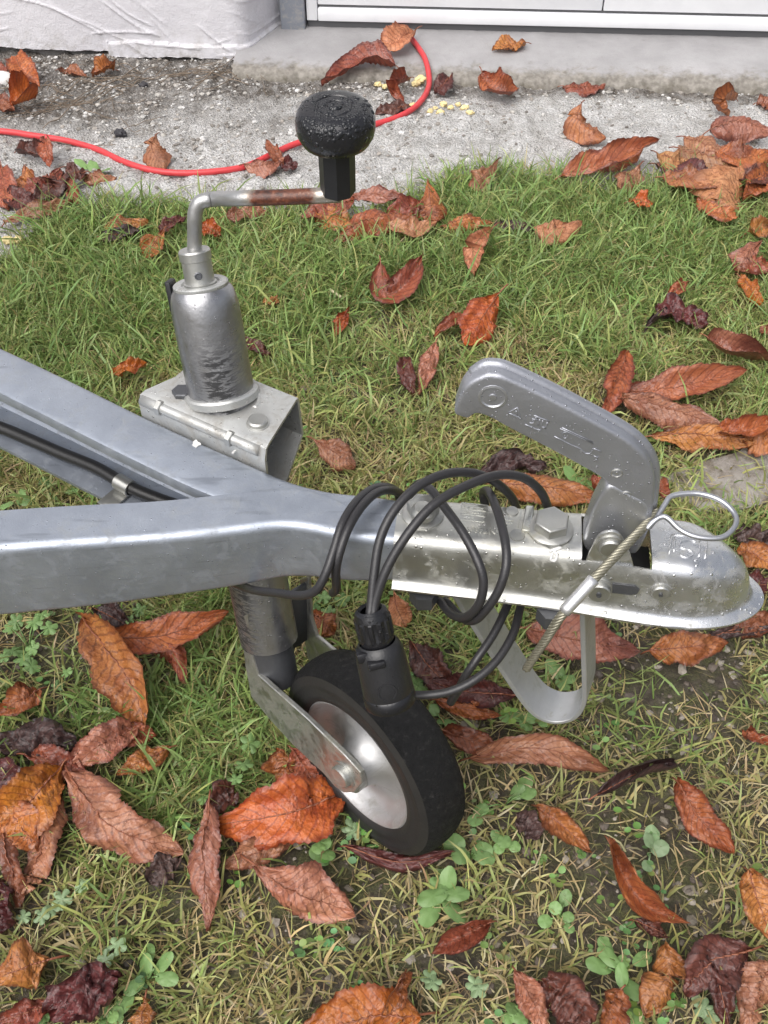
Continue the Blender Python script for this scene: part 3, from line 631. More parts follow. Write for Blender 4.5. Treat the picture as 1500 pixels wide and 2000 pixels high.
stones('gravel', 20000, rub_pts, lambda x, y: rub_h(x, y) - 0.003, 0.0014, 0.0062, [(0.50, 0.49, 0.47), (0.42, 0.40, 0.37), (0.56, 0.55, 0.54), (0.33, 0.30, 0.27), (0.20, 0.18, 0.16)], 'loose pale gravel and crumbs over the broken concrete', 'gravel', 14)
def lawn_pts(r, n):
    x = r.uniform(-0.9, 0.9, n * 6); y = r.uniform(0.15, 1.1, n * 6); k = (r.random(n * 6) < (1 - bare_mask(x, y)) * 0.8 + 0.03); return x[k][:n], y[k][:n]
stones('soil_crumbs', 2600, lawn_pts, lawn_h, 0.0015, 0.007, [(0.13, 0.10, 0.08), (0.20, 0.17, 0.13), (0.36, 0.32, 0.27), (0.08, 0.06, 0.05)], 'crumbs of soil and grit in the bare patches', 'soil crumbs', 15)
def roots():
    r = np.random.default_rng(23); V, F = [], []
    for k in range(80):
        c = at(r.normal(130, 90) if k % 3 else r.uniform(230, 520), r.normal(195, 38) if k % 3 else r.uniform(130, 165)); a = r.normal(0.2, 0.7); L = r.uniform(0.03, 0.16); pts = []
        for q in range(6):
            t = q / 5 - 0.5; x = c.x + math.cos(a) * L * t; y = c.y + math.sin(a) * L * t + 0.012 * math.sin(4 * t + k); pts.append(Vector((x, y, float(rub_h(x, y)) + r.uniform(0.0, 0.006))))
        v, f = tube_data(catmull(pts, 3), r.uniform(0.0004, 0.0010), 5); i0 = len(V); V += v; F += [tuple(i + i0 for i in q) for q in f]
    o = mesh_obj('dry_roots', V, F, M['root']); o['kind'] = 'stuff'; return tag(o, 'tangle of dry brown roots below the plaster wall', 'roots')
roots()
# ------------------------------------------------------------------ the trailer nose: drawbar rails, jockey wheel, coupling
ZT = 0.37
trailer = empty('trailer', (-0.13, 0.58, 0.0), 'galvanised trailer drawbar with jockey wheel on the lawn and zinc coupling head', 'trailer')
TR = trailer
def c_profile(w, h, t=0.0035, r=0.007, lip=0.0):
    """open channel: x inward from the web's outer face, y down from the top"""
    pts = [(w, 0.0)]
    for k in range(7):
        a = math.pi / 2 + k * math.pi / 12; pts.append((r + r * math.cos(a), -r + r * math.sin(a)))
    for k in range(7):
        a = math.pi + k * math.pi / 12; pts.append((r + r * math.cos(a), -h + r + r * math.sin(a)))
    pts += [(w, -h), (w, -h + t), (r, -h + t), (t + 0.001, -h + t + 0.002), (t, -h + r), (t, -r), (t + 0.001, -t - 0.002), (r, -t), (w, -t)]
    if lip:      # flange edge folded down, rounded on the outside
        pts = [(w, -lip), (w, -r * .6), (w - r * .18, -r * .18), (w - r * .6, 0.0)] + pts[1:-1] + [(w - t, -t), (w - t, -lip)]
    return pts
def rail(name, path, inward_sign, par, lip=0.0):
    """path: outer top corner points (3-D); par: width, height at each control point"""
    n = 10; P = catmull(path, n); W = catmull([Vector((a, b, 0)) for a, b in par], n); V, F = [], []; m = None
    for i, p in enumerate(P):
        t = P[min(i + 1, len(P) - 1)] - P[max(i - 1, 0)]; t.z = 0; t.normalize(); inw = Vector((-t.y, t.x, 0)) * inward_sign
        pr = c_profile(W[i].x, W[i].y, lip=lip); m = len(pr)
        V += [p + inw * x + Vector((0, 0, y)) for x, y in pr]
    for i in range(len(P) - 1):
        for k in range(m): F.append((i * m + k, i * m + (k + 1) % m, (i + 1) * m + (k + 1) % m, (i + 1) * m + k))
    F.append(tuple(range(m))); F.append(tuple((len(P) - 1) * m + k for k in range(m)))
    bm = bmesh.new(); vv = [bm.verts.new(v) for v in V]
    for f in F: bm.faces.new([vv[i] for i in f])
    return bm_obj(name, bm, M['galv'], TR, angle=28)
rail('drawbar_rail', [(-1.12, 0.392, ZT), (-0.60, 0.443, ZT), at(0, 1072, ZT), at(300, 1052, ZT), at(470, 1034, ZT), at(540, 1026, ZT), at(600, 1030, ZT), at(680, 1046, ZT), at(765, 1057, ZT), at(822, 1061, ZT)], 1,
     [(0.040, 0.080), (0.039, 0.080), (0.038, 0.078), (0.037, 0.070), (0.037, 0.066), (0.037, 0.063), (0.034, 0.060), (0.0255, 0.055), (0.0235, 0.048), (0.0235, 0.046)])
ZF = ZT - 0.0040
rail('drawbar_rail', [(-1.13, 1.205, ZF), (-0.70, 0.939, ZF), at(0, 674, ZF), at(300, 818, ZF), at(460, 890, ZF), at(560, 933, ZF), at(640, 954, ZF), at(720, 963, ZF), at(800, 974, ZF), at(850, 982, ZF)], -1,
     [(0.046, 0.078), (0.046, 0.078), (0.046, 0.078), (0.045, 0.074), (0.045, 0.070), (0.040, 0.064), (0.032, 0.058), (0.024, 0.052), (0.0215, 0.046), (0.0215, 0.044)], 0.010)
# brake cable lying in the far rail, with its clip
bc = [at(p[0], p[1], z) for p, z in (((-260, 742), .304), ((-120, 793), .304), ((0, 835), .303), ((60, 860), .303), ((120, 886), .303), ((190, 915), .304), ((250, 950), .303), ((300, 972), .302), ((380, 1000), .302))]
tube('brake_cable', catmull(bc, 6), 0.0056, M['brake'], TR, 14)
cp = at(243, 947, .303); ct = (bc[6] - bc[5]).normalized()
lathe('cable_clip', cp - ct * 0.008, ct, [(0.0060, 0), (0.0072, 0.0003), (0.0072, 0.0157), (0.0060, 0.016)], M['bolt'], TR, 20)
rbox('clip_foot', cp + Vector((-0.009, -0.012, -0.006)), ct * 0.008, Vector((-ct.y, ct.x, 0)) * 0.010, Vector((0, 0, 0.0012)), M['bolt'], TR, 0.0006)

# --- coupling head
CA = R(-6.5); EU, EV, EZ = Vector((math.cos(CA), math.sin(CA), 0)), Vector((-math.sin(CA), math.cos(CA), 0)), Vector((0, 0, 1)); CO = Vector((0.0093, 0.5055, 0.3735))
def Q(u, v, w): return CO + EU * u + EV * v + EZ * w
def housing():
    body = [(0, 0), (.007, 0), (.013, 0), (.0185, -.0010), (.0220, -.0040), (.0240, -.0090), (.0248, -.016), (.0254, -.026), (.0262, -.038), (.0272, -.0425), (.0296, -.0452), (.0335, -.0462), (.0352, -.0474), (.0350, -.0495), (.0335, -.0500)]
    nose = [(0, -.0005), (.006, -.0012), (.011, -.0034), (.0160, -.0075), (.0200, -.0130), (.0232, -.0200), (.0250, -.0270), (.0262, -.0340), (.0268, -.0400), (.0278, -.0432), (.0300, -.0456), (.0335, -.0464), (.0352, -.0476), (.0350, -.0497), (.0335, -.0502)]
    u1 = 0.206; us = [0.0, 0.004, 0.012] + list(np.linspace(0.02, 0.124, 14)) + [0.1335, 0.142, 0.150, 0.158, 0.166, 0.174, 0.1825, 0.19, 0.198]
    st = [(u, math.pi / 2, 0) for u in us] + [(u1, math.pi / 2 - k * math.pi / 40, 1) for k in range(41)] + [(u, -math.pi / 2, 0) for u in us[::-1]]
    bm = bmesh.new(); rows = []
    for u, th, arc in st:
        row = []
        for (r, z), (rn, zn) in zip(body, nose):
            k = max(0.0, math.cos(th)) if arc else 0.0; k = k * k * (3 - 2 * k); pre = 0.0 if arc else max(0.0, (u - 0.15) / (u1 - 0.15)) * 0.0
            q = max(0, min(1, (u - 0.10) / 0.10)); q = q * q * (3 - 2 * q); wid = 1 + 0.15 * q; hz = 0.90 + 0.17 * max(0, min(1, u / 0.206)); rr = r * (1 - k) + rn * k * (1.15 if arc else 1); zz = (z * (1 - k) + zn * k) * hz - 0.0022 * max(0, min(1, (u - .05) / 0.156)); ww = 1.15 if arc else wid; rb = r * (1 - k) + rn * k; rr = min(rb, .028) * ww + max(0, rb - .028) * .78; wid = 1
            row.append(bm.verts.new(Q(u + math.cos(th) * (rr + 0.024 * rr / 0.029) * arc, math.sin(th) * rr * wid, zz)))
        rows.append(row)
    for i in range(len(rows) - 1):
        for k in range(len(body) - 1):
            um = (st[i][0] + st[i + 1][0]) / 2
            if 0.1335 < um < 0.1825 and not st[i][2] and not st[i + 1][2]:
                far = st[i][1] > 0
                if k < 4: continue
            bm.faces.new((rows[i][k], rows[i][k + 1], rows[i + 1][k + 1], rows[i + 1][k]))
    bmesh.ops.remove_doubles(bm, verts=bm.verts, dist=1e-5)
    bmesh.ops.recalc_face_normals(bm, faces=bm.faces)
    bmesh.ops.solidify(bm, geom=list(bm.faces), thickness=0.0022)
    return bm_obj('coupling_housing', bm, M['nose'], TR, angle=50)
HS = housing()
from mathutils.bvhtree import BVHTree
def bvh_of(o):
    bm = bmesh.new(); bm.from_mesh(o.data); w = Vector()
    p = o
    while p is not None: w += p.location; p = p.parent
    for v in bm.verts: v.co += w
    t = BVHTree.FromBMesh(bm); bm.free(); return t
HB = bvh_of(HS)
EYE = Vector((0, 0, CAM_H))
def on(tree, px, py, lift=0.0):
    d = (atd(px, py, 1.0) - EYE).normalized(); h = tree.ray_cast(EYE, d)
    if h[0] is None: return atd(px, py, 0.73), Vector((0, 0, 1))
    n = h[1] if h[1].dot(d) < 0 else -h[1]; return h[0] + n * lift, n
def bead(name, tree, strokes, r, mat, parent):
    """raised lettering strokes that follow the pressed sheet"""
    V, F = [], []
    for s in strokes:
        pts = []
        for a, b in zip(s, s[1:]):
            for t in np.linspace(0, 1, 4)[:-1]: pts.append(on(tree, a[0] + (b[0] - a[0]) * t, a[1] + (b[1] - a[1]) * t, r * 0.2)[0])
        pts.append(on(tree, *s[-1], r * 0.2)[0]); v, f = tube_data(pts, r, 6); i0 = len(V); V += v; F += [tuple(i + i0 for i in q) for q in f]
    return mesh_obj(name, V, F, mat, parent)
# emblem pressed into the nose: a rounded letter in a square frame
def arc(cx, cy, rx, ry, a0, a1, n=10): return [(cx + rx * math.cos(R(a0 + (a1 - a0) * k / n)), cy + ry * math.sin(R(a0 + (a1 - a0) * k / n))) for k in range(n + 1)]
bead('embossed_emblem', HB, [[(1312, 1044), (1381, 1052), (1377, 1091)], [(1312, 1044), (1307, 1082)], arc(1344, 1064, 17, 9, -30, -270, 10) + [(1352, 1078)] , arc(1341, 1081, 13, 8, -20, 175, 8), [(1318, 1050), (1316, 1078)], [(1367, 1056), (1365, 1088)]], 0.0008, M['nose'], HS)
def text_on(name, body, size, pos, rot, mat, parent, depth=0.0002):
    cu = bpy.data.curves.new(name, 'FONT'); cu.body = body; cu.size = size; cu.extrude = depth; cu.align_x = 'CENTER'; cu.align_y = 'CENTER'
    ob = bpy.data.objects.new(name, cu); me = bpy.data.meshes.new_from_object(ob); bpy.data.objects.remove(ob)
    for v in me.vertices: v.co = rot @ v.co
    me.materials.append(mat); o = bpy.data.objects.new(name, me); o.location = pos; return link(o, parent)
text_on('embossed_lettering', 'WINTERHOFF', 0.0066, at(936, 1035, CO.z + .0001), Matrix.Rotation(CA + math.pi, 3, 'Z'), M['zinc'], HS)
def flat_bars(name, segs, z, w, mat, parent):
    V, F = [], []
    for (a, b) in segs:
        A, Bp = at(*a, z), at(*b, z); d = (Bp - A).normalized(); s = Vector((-d.y, d.x, 0)) * w
        v, f = box_data((A + Bp) / 2, (Bp - A) / 2, s, Vector((0, 0, 0.0002))); i0 = len(V); V += v; F += [tuple(i + i0 for i in q) for q in f]
    return mesh_obj(name, V, F, mat, parent, smooth=False)
flat_bars('rating_plate_frame', [((902, 982), (952, 987)), ((899, 1014), (944, 1019)), ((902, 982), (899, 1014)), ((952, 987), (945, 1019)), ((901, 993), (949, 998)), ((900, 1003), (947, 1008)),
    ((983, 992), (978, 1022)), ((1018, 996), (1012, 1030)), ((906, 989), (918, 990)), ((924, 991), (944, 993)), ((905, 999), (915, 1000)), ((920, 1001), (940, 1003)), ((905, 1009), (925, 1011)), ((985, 1014), (1003, 1017)), ((985, 1020), (1000, 1022))], CO.z, 0.0004, M['zinc'], HS)
# stamped rib, hexagon bolts, rivets
def hexbolt(px, py, R_, h, wash, parent, spin=0.0):
    p = at(px, py, CO.z); bm = bmesh.new()
    def ring(r, z, n, rot=0): return [bm.verts.new(p + Vector((r * math.cos(rot + 2 * math.pi * k / n), r * math.sin(rot + 2 * math.pi * k / n), z))) for k in range(n)]
    b = lathe('bolt', p, EZ, [(0.0, 0.0), (wash, 0.0), (wash, 0.0016), (wash * .82, 0.0032), (R_ * 0.8, 0.0034), (0, 0.0034)], M['bolt'], parent, 28)
    A, B_, C_, D_ = ring(R_, .0034, 6, spin), ring(R_, h, 6, spin), ring(R_ * .9, h + .0012, 6, spin), ring(R_ * 0.78, h + .0008, 6, spin)
    for X, Y in ((A, B_), (B_, C_), (C_, D_)):
        for k in range(6): bm.faces.new((X[k], X[(k + 1) % 6], Y[(k + 1) % 6], Y[k]))
    bm.faces.new(D_); bmesh.ops.recalc_face_normals(bm, faces=bm.faces); bmesh.ops.bevel(bm, geom=list(bm.edges), offset=0.0004, segments=1, affect='EDGES')
    bm_obj('bolt_head', bm, M['bolt'], b, angle=25); return b
hexbolt(1075, 1034, 0.0132, 0.0105, 0.0165, TR, 0.3); hexbolt(826, 1004, 0.0120, 0.0100, 0.0155, TR, 0.9)
lathe('lock_nut', at(826, 1004, CO.z + .011), EZ, [(0.0090, 0), (0.0088, 0.004), (0.006, 0.0075), (0, 0.0085)], M['bolt'], TR, 20)
rbox('stamped_rib', at(1031, 1014, CO.z + .0008), (at(1033, 990, CO.z) - at(1024, 1040, CO.z)) / 2, EU * 0.0032, EZ * 0.0018, M['zinc'], HS, 0.0014, 3)
for px, py, rr in ((1010, 1047, .006), (1078, 1060, .006), (1000, 1000, .005)):
    lathe('weld_spot', at(px, py, CO.z - .0012), EZ, [(rr, 0), (rr * .9, 0.0016), (rr * .6, 0.0012), (0, 0.001)], M['bolt'], HS, 18)
def side_rivet(px, py, r, h, name='rivet', parent=None):
    p, n = on(HB, px, py); b = lathe(name, p - n * .001, n, [(0, .0), (r * 1.18, 0), (r * 1.18, .0018), (r, .0024), (r, h), (r * .88, h + .0009), (0, h + .0009)], M['bolt'], parent or TR, 24)
    lathe(name + '_dimple', p + n * (h - .0004), n, [(r * .22, 0), (r * .22, .0016), (0, .0014)], M['dark'], b, 12); return b
side_rivet(1290, 1155, .0066, .0032); side_rivet(1170, 1150, .0086, .0060, 'pivot_bolt')
pa, pn = on(HB, 1200, 1148); pb, _ = on(HB, 1246, 1156)
sl = [on(HB, x, y, 0.0004)[0] for x, y in ((1196, 1138), (1240, 1143), (1249, 1150), (1244, 1158), (1232, 1160), (1196, 1156))]
plate('slot', sl, pn * 0.0008, M['dark'], HS)
# scraps of white thread stuck to the paint
for k, (px, py) in enumerate(((1080, 1080), )):
    st = [on(HB, px + x, py + y, .0006)[0] for x, y in ((-8, -2), (2, -6), (16, -10), (2, -3), (8, 4), (4, 14), (-4, 12), (-2, 2))]
    V, F = tube_data(catmull(st, 4), 0.0012, 6); mesh_obj('thread_scrap', V, F, M['paint_white'], HS)

# --- handle
def c6(x, y): return (860 + x / 2.344, 690 + y / 2.344)
VN = -EV
top = [(200, 50), (245, 46), (310, 62), (500, 152), (700, 257), (850, 342), (930, 412), (968, 480), (978, 560), (965, 690), (945, 770)]
bot = [(905, 870), (860, 905), (720, 905), (662, 880), (655, 830), (688, 735), (712, 680), (758, 622), (768, 592), (735, 556), (640, 500), (500, 424), (330, 336), (222, 278), (165, 264), (132, 284), (95, 276), (68, 240), (78, 190), (118, 112)]
pl = [at_plane(*c6(x + 2, y + 16), CO, EV) for x, y in top] + [at_plane(*c6(x, y - 20 if 0 < i < len(bot) - 3 else y), CO, EV) for i, (x, y) in enumerate(bot)]
LT = 0.0165
lever = plate('coupling_lever', [p - EV * LT / 2 for p in smooth_outline(pl, 4)], EV * LT, M['cast'], TR, 0.0052, 4, 60)
LB = bvh_of(lever)
# pressed ridge along the back edge of the handle
rd = [at_plane(*c6(x, y + 6), CO + EV * 0.004, EV) for x, y in [(150, 84)] + top[:-1]]
tube('pressed_ridge', catmull(rd, 5), 0.0042, M['cast'], lever, 10)
def dish(px, py, r, mat, parent, name='rivet'):
    p, n = on(LB, px, py); n = VN
    return lathe(name, p - n * .0008, n, [(r * 1.35, .0), (r * 1.30, .0012), (r * 1.1, .0016), (r, .0008), (r * .9, .0004), (r * .35, .0006), (r * .3, .0016), (0, .0018)], mat, parent, 28)
dish(*c6(240, 200), .0072, M['lever_low'], lever, 'end_cap')
for x, y, r in ((808, 548, .0030), (850, 648, .0028)): dish(*c6(x, y), r, M['bolt'], lever)
p, n = on(LB, *c6(825, 776)); lathe('pin_hole', p - VN * .001, VN, [(.0030, 0), (.0030, .0014), (0, .0013)], M['seal'], lever, 14)
S6 = lambda s: [c6(*q) for q in s]
bead('embossed_symbols', LB, [S6(q) for q in ([(312, 272), (352, 248), (370, 300), (312, 272)], [(346, 262), (352, 282)], [(355, 289), (356, 291)],
    [(428, 284), (500, 312)], [(420, 300), (445, 305)], [(440, 290), (425, 320), (408, 318)], [(455, 300), (448, 330)], [(470, 306), (462, 336), (480, 340)], [(490, 315), (482, 345)], [(388, 325), (440, 348), (462, 352)],
    [(548, 344), (700, 414)], [(556, 340), (696, 405)], [(522, 380), (600, 420), (640, 436), (662, 458), (684, 460), (704, 436), (736, 450)], [(704, 470), (724, 478)], [(712, 484), (718, 492)], [(634, 416), (637, 418)])] + [S6(arc(570, 375, 12, 14, 0, 360, 12))], 0.00045, M['cast'], lever)
# lower link of the handle, brighter, with the pivot ear in front
low = [at_plane(*c6(x, y), CO - EV * 0.0092, EV) for x, y in ((775, 606), (850, 640), (945, 690), (958, 760), (915, 850), (860, 900), (700, 900), (655, 862), (680, 770), (715, 690))]
plate('lever_link', smooth_outline(low, 3), EV * 0.0184, M['lever_low'], TR, 0.003, 3, 60)
ear = [at_plane(*c6(x, y), CO - EV * 0.0226, EV) for x, y in ((676, 930), (694, 890), (722, 840), (770, 818), (815, 826), (845, 866), (862, 905), (874, 940), (870, 1000), (680, 985))]
e = plate('pivot_ear', smooth_outline(ear, 3), EV * 0.0028, M['nose'], TR, 0.0008, 2)
p = at_plane(*c6(778, 876), CO - EV * 0.0226, EV); lathe('pivot_rivet', p, VN, [(.0096, 0), (.0096, .0016), (.0078, .0022), (.0078, .0040), (.0068, .0052), (0, .0056)], M['bolt'], e, 28)
rbox('window_shade_backing', Q(0.158, 0, -0.034), EU * 0.03, EV * 0.0205, EZ * 0.001, M['dark'], HS, 0)  # dark backing added under the lever window, its colour stands for the shade inside

# --- flat strap bent into a stirrup under the coupling
S0 = CO - EV * 0.020
sp = catmull([at_plane(x, y, S0, EV) for x, y in ((842, 1090), (878, 1150), (925, 1226), (1000, 1342), (1036, 1390), (1066, 1409), (1095, 1412), (1122, 1403), (1139, 1378), (1141, 1340), (1139, 1270), (1136, 1150))], 5)
V, F = [], []; m = 8; SW = (EV + EU * 0.26).normalized()
for i, p in enumerate(sp):
    t = (sp[min(i + 1, len(sp) - 1)] - sp[max(i - 1, 0)]).normalized(); nn = t.cross(EV).normalized()
    for a, b in ((0, .0006), (.0006, 0), (.0324, 0), (.033, .0006), (.033, .0034), (.0324, .004), (.0006, .004), (0, .0034)): V.append(p + SW * a + nn * (b - .002))
for i in range(len(sp) - 1):
    for k in range(m): F.append((i * m + k, i * m + (k + 1) % m, (i + 1) * m + (k + 1) % m, (i + 1) * m + k))
bm = bmesh.new(); vv = [bm.verts.new(v) for v in V]
for f in F: bm.faces.new([vv[i] for i in f])
bm_obj('stirrup_strap', bm, M['strap'], TR, angle=30)
for px, py in ((828, 1168), (1075, 1205)): lathe('nut', at(px, py, 0.312) - EZ * 0.004, EZ, [(0, 0), (.010, 0), (.011, .002), (.011, .014), (0, .014)], M['dark'], TR, 6, angle=20)

# --- jockey wheel: clamp, sleeve, crank
A_ = Vector((-0.1375, 0.652, 0.451)); B_ = Vector((-0.1085, 0.566, 0.177)); AX = (A_ - B_).normalized()
def ax(h): return B_ + AX * h        # h metres along the sleeve from its lower end mark
H_top = (A_ - B_).length
sleeve = lathe('jockey_sleeve', ax(-0.028), AX, [(.0215, 0), (.0264, .0008), (.0264, H_top + .022), (.0261, H_top + .029), (.0252, H_top + .036), (.0236, H_top + .0415), (.0212, H_top + .0452), (.0, H_top + .0455)], M['tube'], TR, 48, 40)
lathe('collar_ring', ax(H_top + .0165), AX, [(.0150, 0), (.0205, 0.0002), (.0212, .0012), (.0212, .0030), (.0202, .0038), (.0150, .0036), (.0142, .0020), (0.0, .0018)], M['clamp'], TR, 40)
hub = lathe('crank_hub', ax(H_top + .0175), AX, [(.0118, 0), (.0126, .0010), (.0126, .0030), (.0114, .0036), (.0113, .0050), (.0113, .0200), (.0121, .0208), (.0121, .0268), (.0112, .0280), (.0070, .0285), (0, .0285)], M['bolt'], TR, 32)
hp = ax(H_top + .0175 + .0105); cd = (EYE - hp); cd = (cd - AX * cd.dot(AX)).normalized(); cd = (cd + Vector((-0.05, 0, 0))).normalized()
lathe('pin', hp + cd * .0105, cd, [(.0030, 0), (.0030, .0012), (.0022, .0016), (.0018, .0010), (0, .0010)], M['dark'], hub, 16)
bk = ax(H_top + .010); sd_ = Vector((-0.95, 0.25, 0)).normalized(); rbox('sleeve_tab', bk + sd_ * .0255 - AX * .004, sd_ * .0022, AX * .012, sd_.cross(AX) * .006, M['grip'], sleeve, 0.001)
c0 = ax(H_top + .044); fwd = Vector((0, CP, -SP)); d0 = (c0 - EYE).dot(fwd)
rd = [c0, atd(380, 458, d0 - .008), atd(380, 430, d0 - .017), atd(382, 412, d0 - .021), atd(389, 397, d0 - .024), atd(402, 391, d0 - .025), atd(424, 388.5, d0 - .026), atd(470, 387.5, .717), atd(560, 385, .712), atd(648, 381, .706), atd(664, 380, .705)]
crank = tube('crank_rod', catmull(rd, 5), 0.0055, M['crank'], TR, 16)
kb = atd(660, 366, .703); kax = (atd(655.5, 250, .668) - kb).normalized()
grip = lathe('crank_grip', kb - kax * .004, kax, [(0, 0), (.0105, 0), (.0122, .0015), (.0124, .036), (0, .036)], M['grip'], crank, 8, angle=20)
knob = lathe('knob', kb + kax * .0335, kax, [(.0120, -.001), (.0184, .0000), (.0229, .0030), (.0253, .0076), (.0262, .0124), (.0261, .0172), (.0250, .0216), (.0229, .0246), (.0198, .0262), (.0165, .0268), (.0130, .0270), (.0124, .0264), (.0112, .0264), (.0106, .0271), (.0066, .0272), (.0060, .0266), (.0048, .0266), (.0042, .0273), (0, .0274)], M['knob'], crank, 56, 40, mod=None)
def beads(parent, tree, n, seed, spots, rr, mat):
    """water beads as small caps, joined: far too many to count"""
    r = np.random.default_rng(seed); V, F = [], []
    for k in range(n):
        px, py = spots(r); d = (atd(px, py, 1.0) - EYE).normalized(); h = tree.ray_cast(EYE, d)
        if h[0] is None: continue
        nn = h[1] if h[1].dot(d) < 0 else -h[1]
        if nn.z < 0.02: continue
        s = rr[0] * (rr[1] / rr[0]) ** (r.random() ** 2); a = nn.orthogonal().normalized(); b = nn.cross(a); i0 = len(V); e = r.uniform(.8, 1.3)
        for rad, hh in ((1, -.05), (.86, .18), (.5, .32)):
            for q in range(8): t = q * math.pi / 4; V.append(h[0] + (a * math.cos(t) * e + b * math.sin(t)) * rad * s + nn * hh * s)
        V.append(h[0] + nn * .37 * s)
        for l in (0, 1):
            for q in range(8): F.append((i0 + l * 8 + q, i0 + l * 8 + (q + 1) % 8, i0 + l * 8 + 8 + (q + 1) % 8, i0 + l * 8 + 8 + q))
        for q in range(8): F.append((i0 + 16 + q, i0 + 16 + (q + 1) % 8, i0 + 24))
    o = mesh_obj('water_beads', V, F, mat, parent); o['kind'] = 'stuff'; return o
M['water'] = NT('water_bead').fin((0.016, 0.017, 0.020), 0.16, 0, spec=0.4)
KB = bvh_of(knob)
beads(knob, KB, 420, 3, lambda r: (r.uniform(578, 734), r.uniform(185, 290)), (.0006, .0021), M['water'])
# clamp block on the far rail
er = Vector((0.858, -0.513, 0)); en = Vector((0.513, 0.858, 0)); K0 = Vector((-0.1958, 0.6315, 0.0))
def KQ(a, b, z): return K0 + er * a + en * b + Vector((0, 0, z))
def clamp_shell():
    z1 = .3840; pr = [(-.004, .3380), (-.004, .3735), (-.001, .3820), (.004, z1), (.030, z1), (.056, z1), (.0600, z1 - .001), (.0615, z1 - .004), (.0640, z1 - .042), (.0630, z1 - .0445), (.030, z1 - .0640), (.012, z1 - .0650)]
    bm = bmesh.new(); rows = []; T_ = .0026; inn = []
    for i, (b, z) in enumerate(pr):
        p0, p1 = pr[max(i - 1, 0)], pr[min(i + 1, len(pr) - 1)]; tx, tz = p1[0] - p0[0], p1[1] - p0[1]; L = math.hypot(tx, tz); inn.append((b + tz / L * T_, z - tx / L * T_))
    ring = pr + inn[::-1]
    for a in (0.0, 0.003, 0.04, 0.08, 0.112, 0.121, 0.124): rows.append([bm.verts.new(KQ(a + 0.012 * max(0, min(1, b / .03)) * max(0, 1 - a / .04) - 0.012 * max(0, min(1, b / .06)) * max(0, (a - .08) / .044), b, z)) for b, z in ring])
    for A, C_ in zip(rows, rows[1:]):
        for k in range(len(ring)): bm.faces.new((A[k], A[(k + 1) % len(ring)], C_[(k + 1) % len(ring)], C_[k]))
    n = len(pr)
    for A in (rows[0], rows[-1]):
        for k in range(n - 1): bm.faces.new((A[k], A[k + 1], A[2 * n - 2 - k], A[2 * n - 1 - k]))
    return bm_obj('jockey_clamp', bm, M['clamp'], TR, angle=38)
clamp = clamp_shell()
tube('clamp_hinge_rod', [KQ(a, -0.0015, .3780) for a in np.linspace(0.002, 0.118, 8)], 0.0046, M['clamp'], clamp, 14)
for a in (0.018, 0.088): lathe('hinge_nut', KQ(a, -0.0015, .3780), er, [(0, 0), (.0062, 0), (.0068, .0006), (.0068, .0046), (.0062, .0052), (0, .0052)], M['bolt'], clamp, 6, angle=20)
lathe('clamp_bolt', KQ(0.103, 0.018, .3835), EZ, [(.0092, 0), (.0092, .0010), (.0080, .0014), (.0078, .0040), (.0066, .0050), (0, .0046)], M['bolt'], clamp, 24)
lathe('clamp_nut', KQ(0.030, 0.016, .3835), EZ, [(.0082, 0), (.0082, .0038), (.0070, .0044), (0, .0042)], M['dark'], clamp, 6, angle=20)
hc = (.3840 - B_.z) / AX.z
lathe('clamp_collar', ax(hc - .004), AX, [(.0262, 0), (.0300, .0), (.0300, .0056), (.0288, .0072), (.0262, .0074)], M['clamp'], clamp, 40)
st = [at(x, y, .3815) for x, y in ((497, 800), (505, 788), (500, 765), (492, 762))]
tube('weld_bead', catmull(st, 4), 0.0034, M['clamp'], clamp, 8)
# white paint splash and bit of string on the far rail
def splash(cx, cy, r, z):
    pts = [at(cx + r * (1 + .3 * math.sin(3 * t + 1)) * math.cos(t), cy + .8 * r * (1 + .25 * math.cos(4 * t)) * math.sin(t), z) for t in np.linspace(0, 6.283, 17)[:-1]]
    return plate('paint_splash', pts, Vector((0, 0, .0004)), M['paint_white'], TR)
splash(383, 867, 8, ZF + .0002)
tube('string_scrap', catmull([at(x, y, ZF + .003) for x, y in ((454, 886), (460, 880), (470, 876), (480, 880), (488, 888), (496, 892))], 5), 0.0010, M['paint_white'], TR, 6)

# --- wheel
AXL = Vector((-0.73, -0.68, 0.08)).normalized(); WF = atd(695, 1495, .912); WC = WF - AXL * .021
tp = [(.0655, .0195), (.0670, .0225), (.0720, .0238), (.0735, .0243), (.0750, .0238), (.0830, .0240), (.0845, .0246), (.0860, .0240), (.0925, .0222), (.0962, .0185), (.0985, .0125), (.0995, .0060), (.0998, 0)]
wheel = empty('jockey_wheel', WC, None, None); wheel.parent = trailer; wheel.location = WC - trailer.location
side = lathe('sidewall', WC, AXL, tp[:9], M['sidewall'], wheel, 72, 60)
lathe('tyre', WC, AXL, tp[8:] + [(r, -h) for r, h in tp[::-1]] , M['tyre'], wheel, 72, 50)
rim = lathe('rim', WC, AXL, [(.0652, .0175), (.0668, .0205), (.0655, .0216), (.0635, .0205), (.0600, .0120), (.0540, .0045), (.0460, .0015), (.0380, .0030), (.0300, .0075), (.0245, .0130), (.0215, .0190), (.0205, .0250), (.0, .0250)], M['rim'], wheel, 72, 60)
lathe('axle_hub', WC + AXL * .024, AXL, [(.0200, 0), (.0200, .0100), (.0180, .0120), (0, .0120)], M['fork'], wheel, 32)
PO = .0385
def fork_pt(x, y, off): return at_plane(x, y, WC + AXL * PO, AXL) + AXL * off
fo = [(466, 1205), (471, 1240), (479, 1303), (490, 1360), (526, 1405), (573, 1456), (634, 1513), (654, 1537), (672, 1549), (692, 1548), (707, 1530), (704, 1509), (670, 1472), (598, 1402), (528, 1340), (504, 1318), (492, 1284), (486, 1236), (482, 1200)]
